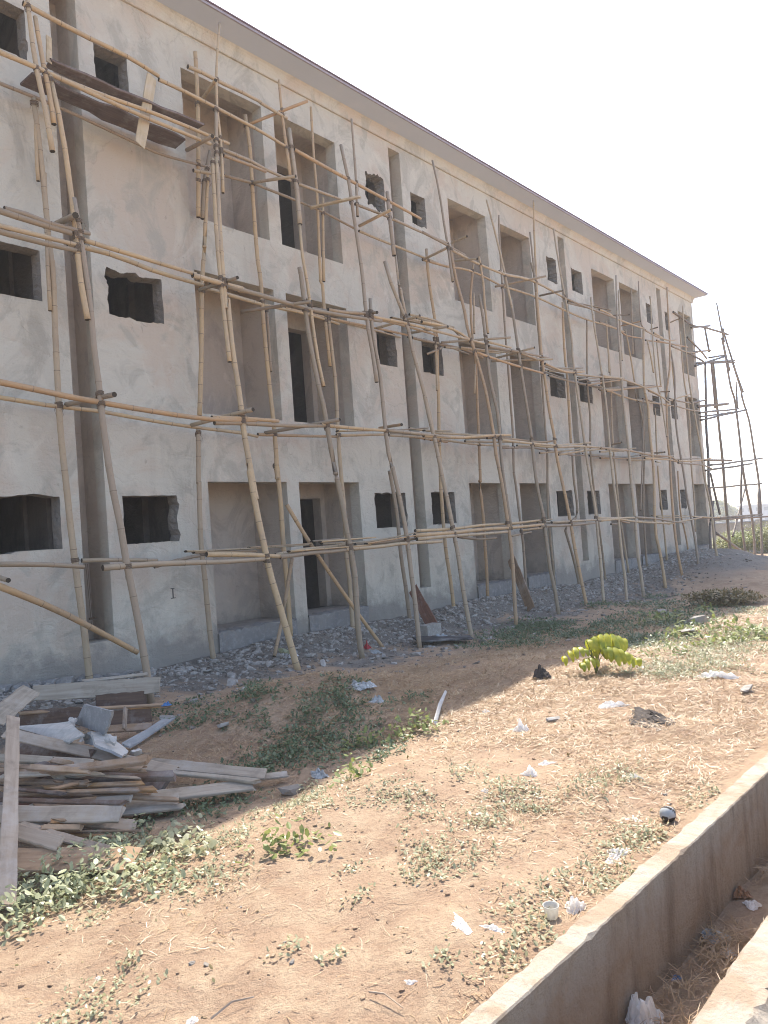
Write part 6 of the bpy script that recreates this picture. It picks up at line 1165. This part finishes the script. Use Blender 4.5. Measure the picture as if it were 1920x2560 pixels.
# ------------------------------------------------------------------ litter
def crumple(name, key, label, cat, size, m, seed, dz=0, dims=(1, 1, .6), z=None, n=18):
    x, y, zz = LIT[key]; rng = np.random.default_rng(seed); V, F = [], []
    for i in range(n):
        for j in range(n):
            a, b = i/(n-1)*2-1, j/(n-1)*2-1
            V.append((a, b, 0))
    V = np.array(V); f = rng.uniform(2, 9, (6, 2))*rng.choice([-1, 1], (6, 2)); ph = rng.uniform(0, 6, 6)
    fold = sum(np.sin(V[:, 0]*f[k, 0]+V[:, 1]*f[k, 1]+ph[k]) for k in range(6))/6
    rad = np.hypot(V[:, 0], V[:, 1]); V[:, :2] *= (1-.3*np.abs(V[:, ::-1][:, 1:]))*(1+.22*np.sin(np.arctan2(V[:, 1], V[:, 0])*3+ph[0]))[:, None]
    V[:, 2] = np.clip(1-rad**2, -.1, 1)*.35+np.abs(fold)*1.6*np.clip(1.25-rad, 0, 1)+rng.uniform(-.06, .06, len(V)); V[:, :2] += rng.uniform(-.07, .07, (len(V), 2))
    V = V*size*np.array(dims); a = rng.uniform(0, 6.28); V[:, :2] = V[:, :2]@np.array([[math.cos(a), -math.sin(a)], [math.sin(a), math.cos(a)]])
    V[:, 2] -= V[:, 2].min()
    F = [(i*n+j, i*n+j+1, i*n+n+j+1, i*n+n+j) for i in range(n-1) for j in range(n-1)]
    o = link(name, mesh(name, V, F, M[m]), None, (x, y, (float(gz(x, y)) if z is None else z)-.005+dz)); return tag(o, label, cat)
for i, (k, lab, sz, m, dims) in enumerate([
    ('bag_red', 'white plastic bag with reddish print crumpled in dry grass', .075, 'litter_white', (1, 1, .8)), ('bag_white', 'round white plastic bag above a grey green weed patch', .06, 'litter_white', (1, 1, .9)),
    ('shard1', 'curled white scrap on straw past the weed patches', .055, 'litter_white', (1.3, .8, .4)), ('paper', 'flat white paper scrap near the drain wall', .06, 'litter_white', (1, 1, .15)),
    ('scrap1', 'torn white plastic strip beside the drain wall', .075, 'litter_white', (1.5, .7, .3)), ('scrap2', 'tiny white scrap near the shadow edge and a stick', .05, 'litter_white', (1, .8, .4)),
    ('scrap3', 'white and dark torn bag above the black rag', .10, 'litter_white', (1.4, .8, .4)), ('scrap4', 'thin whitish wrapper among straw in mid field', .06, 'litter_white', (1.5, .6, .3)),
    ('black', 'small black crumpled plastic bundle at the shadow edge by the bright plant', .11, 'litter_dark', (1, .8, 1)), ('rag', 'dark brown twisted rag lying on dry grass', .24, 'litter_dark', (1.6, .75, .22)),
    ('tissue', 'crumpled white tissue touching the drain wall by the cup', .05, 'litter_white', (1, 1, .9)), ('flat1', 'longer white plastic strip on bare soil near the plastic cup', .055, 'litter_white', (1.7, .7, .3)),
    ('flat2', 'shorter white plastic strip on bare soil near the plastic cup', .045, 'litter_white', (1.5, .6, .3)), ('scrap5', 'tiny white scrap on bare soil below the leafy weeds', .018, 'litter_white', (1, 1, .6)),
    ('scrap6', 'narrow white scrap on bare soil near the drain end', .028, 'litter_white', (1.6, .6, .4)), ('scrap7', 'white scrap half seen beside a twig', .035, 'litter_white', (1.4, .7, .4)),
    ('cement_bag', 'torn grey cement sack lying on shaded weeds', .17, 'litter_grey', (1.3, .8, .4)), ('cement_bag2', 'small scrap of grey cement sack below the torn sack', .11, 'litter_grey', (1, .8, .5)),
    ('litter', 'whitish crumpled litter at the shadow edge past the planks', .08, 'litter_grey', (1.4, .7, .5)), ('red', 'red plastic scrap beside a bamboo foot below the doorway', .09, 'litter_red', (.7, .7, 1.2)),
    ('white_foot', 'white plastic bunched round a leaning bamboo foot', .10, 'litter_white', (1, .8, .6)), ('white2', 'pale grey plastic next to the red scrap', .11, 'litter_grey', (1.5, .7, .4)),
    ('scrap8', 'tiny white scrap in the straw by the big weed patch', .03, 'litter_white', (1, 1, .5)), ('scrapL', 'white crumpled scrap far off on sunlit grass', .13, 'litter_white', (1.5, .7, .5)),
    ('bagb', 'whitish plastic bag slumped beside the grey block', .13, 'litter_grey', (1.4, .8, .5))]): crumple('plastic_litter' if m != 'litter_dark' else 'rag', k, lab, 'litter', sz, m, 70+i, 0, dims)
for i, (k, lab, sz, m, dims) in enumerate([('bagdrain', 'large pale plastic bag with pink stripes slumped in the drain', .085, 'litter_white', (1, 1, 1.5)), ('dl1', 'brown and blue wrapper lying on straw in the drain', .06, 'litter_brown', (1, .8, .8)),
    ('dl2', 'pale plastic scrap beside the brown wrapper in the drain', .05, 'litter_white', (1, .9, .6)), ('dl3', 'dull bluish plastic sheet on the drain bottom', .07, 'litter_grey', (1, 1, .3)),
    ('dl4', 'small whitish scrap among straw in the drain', .035, 'litter_white', (1, .8, .6)), ('dl5', 'tiny greenish scrap on the drain bottom', .03, 'litter_blue', (1, .6, .4))]): crumple('plastic_litter', k, lab, 'litter', sz, m, 170+i, 0, dims, FLOOR_Z+.02)
# ------------------------------------------------------------------ dry season haze in the air
hz = bpy.data.materials.new('haze'); hz.use_nodes = True; hn = hz.node_tree; hn.nodes.clear()
ho = hn.nodes.new('ShaderNodeOutputMaterial'); hv = hn.nodes.new('ShaderNodeVolumePrincipled'); hv.inputs['Color'].default_value = (1, .98, .95, 1); hv.inputs['Density'].default_value = .0018; hv.inputs['Anisotropy'].default_value = .2
hn.links.new(hv.outputs[0], ho.inputs['Volume'])
tag(link('haze', mesh('haze', *box(-60, 330, -120, 180, -9, 14), hz)), kind='stuff')
LIT['blue'] = (4.3, 7.0, 0); crumple('plastic_litter', 'blue', 'small blue plastic scrap at the back of the timber pile', 'litter', .05, 'litter_blue', 222, .16)
def cup():
    x, y, _ = LIT['cup']; V, F = [], []; S_ = 18; prof = [(0, .0), (.026, 0), (.030, .03), (.035, .062), (.037, .066), (.034, .066), (.028, .03), (.024, .004), (0, .004)]
    for r_, z in prof: V += [(r_*math.cos(6.2832*i/S_), r_*math.sin(6.2832*i/S_), z) for i in range(S_)]
    for j in range(len(prof)-1): F += [(j*S_+i, j*S_+(i+1) % S_, (j+1)*S_+(i+1) % S_, (j+1)*S_+i) for i in range(S_)]
    tag(link('plastic_cup', mesh('plastic_cup', V, F, M['cup'], None, True), None, (x, y, float(gz(x, y))-.012)), 'small translucent plastic cup standing on soil by the drain wall', 'cup')
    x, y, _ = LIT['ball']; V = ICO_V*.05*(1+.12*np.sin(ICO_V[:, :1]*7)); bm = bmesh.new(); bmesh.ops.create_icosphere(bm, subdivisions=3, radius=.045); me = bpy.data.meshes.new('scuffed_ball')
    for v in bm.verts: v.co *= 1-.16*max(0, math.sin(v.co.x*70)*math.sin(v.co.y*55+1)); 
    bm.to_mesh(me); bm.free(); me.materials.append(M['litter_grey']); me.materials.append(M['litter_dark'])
    me.polygons.foreach_set('material_index', np.array([1 if (p_.center.z < -.012 or math.sin(p_.center.x*90+p_.center.z*60) > .75) else 0 for p_ in me.polygons], np.int32)); me.polygons.foreach_set('use_smooth', np.ones(len(me.polygons), bool))  # dark underside is shade put into the colour; wavy dark marks besides
    tag(link('scuffed_ball', me, None, (x, y, float(gz(x, y))+.042)), 'scuffed whitish ball with dark marks and painted underside shade beside the drain wall', 'ball')
cup()
def stick(a, b, r, label, m, lift=.02, h1=None):
    p0 = Vector((a[0], a[1], float(gz(a[0], a[1]))+lift)); p1 = Vector((b[0], b[1], float(gz(b[0], b[1]))+lift+(h1 or 0))); mid = p0.lerp(p1, .5)+Vector((.01, .015, .012)); V, F = [], []
    for q, (p_, k) in enumerate(((p0, 1), (mid, .9), (p1, .6))): V += [p_-p0+Vector((math.cos(t)*r*k, math.sin(t)*r*k*.5, math.sin(t)*r*k)) for t in np.linspace(0, 6.283, 7)[:-1]]
    for q in range(2): F += [(q*6+i, q*6+(i+1) % 6, q*6+6+(i+1) % 6, q*6+6+i) for i in range(6)]
    F += [tuple(range(6))[::-1], tuple(range(12, 18))]; tag(link('stick', mesh('stick', V, F, m), None, p0), label, 'stick')
stick(LIT['stick0'], LIT['stick1'], .022, 'pale straight stick lying across the shadow edge', WOOD['whitish'], .03, .1); stick(LIT['twig0'], LIT['twig1'], .004, 'crooked twig on bare soil away from the drain', WOOD['pale']); stick(LIT['twigb0'], LIT['twigb1'], .0035, 'thin dry twig near the end of the drain wall', WOOD['pale'])
x, y, _ = LIT['brick_blk']; tag(link('concrete_block', mesh('concrete_block', *box(-.2, .2, -.1, .1, -.03, .2), M['dustrock']), None, (x, y+.15, float(gz(x, y)))), 'grey hollow concrete block under the leaning red brown plank', 'concrete block')
a, b = LIT['sheet0'], LIT['sheet1']; place_board('flat_board', 'thin black board lying flat on rubble by the grey block', 'board', (a[0], a[1]-.25, -.09), (b[0], b[1]+.1, -.14), .5, .025, 0, WOOD['sheet'], 400, ragged=1)
V, F = [], []
for x0, dx in ((5.02, .03), (5.045, .03)):
    n0 = len(V)
    for i in range(13): t = i/12; V += [(x0+dx*t-.003, 9.99, 1.62-.85*t), (x0+dx*t+.003, 9.99, 1.62-.85*t), (x0+dx*t, 9.995, 1.62-.85*t)]
    F += [(n0+i*3+h, n0+i*3+(h+1) % 3, n0+i*3+3+(h+1) % 3, n0+i*3+3+h) for i in range(12) for h in range(3)]
V2, F2 = box(5.02, 5.13, 9.975, 9.995, .84, .87); n0 = len(V); V += V2; F += [tuple(i+n0 for i in f) for f in F2]
tag(link('hanging_cord', mesh('hanging_cord', [(a_-5.05, b_-9.99, c_-.8) for a_, b_, c_ in V], F, M['rope']), None, (5.05, 9.99, .8)), 'thin doubled cord hanging inside the dark pipe chase', 'cord')
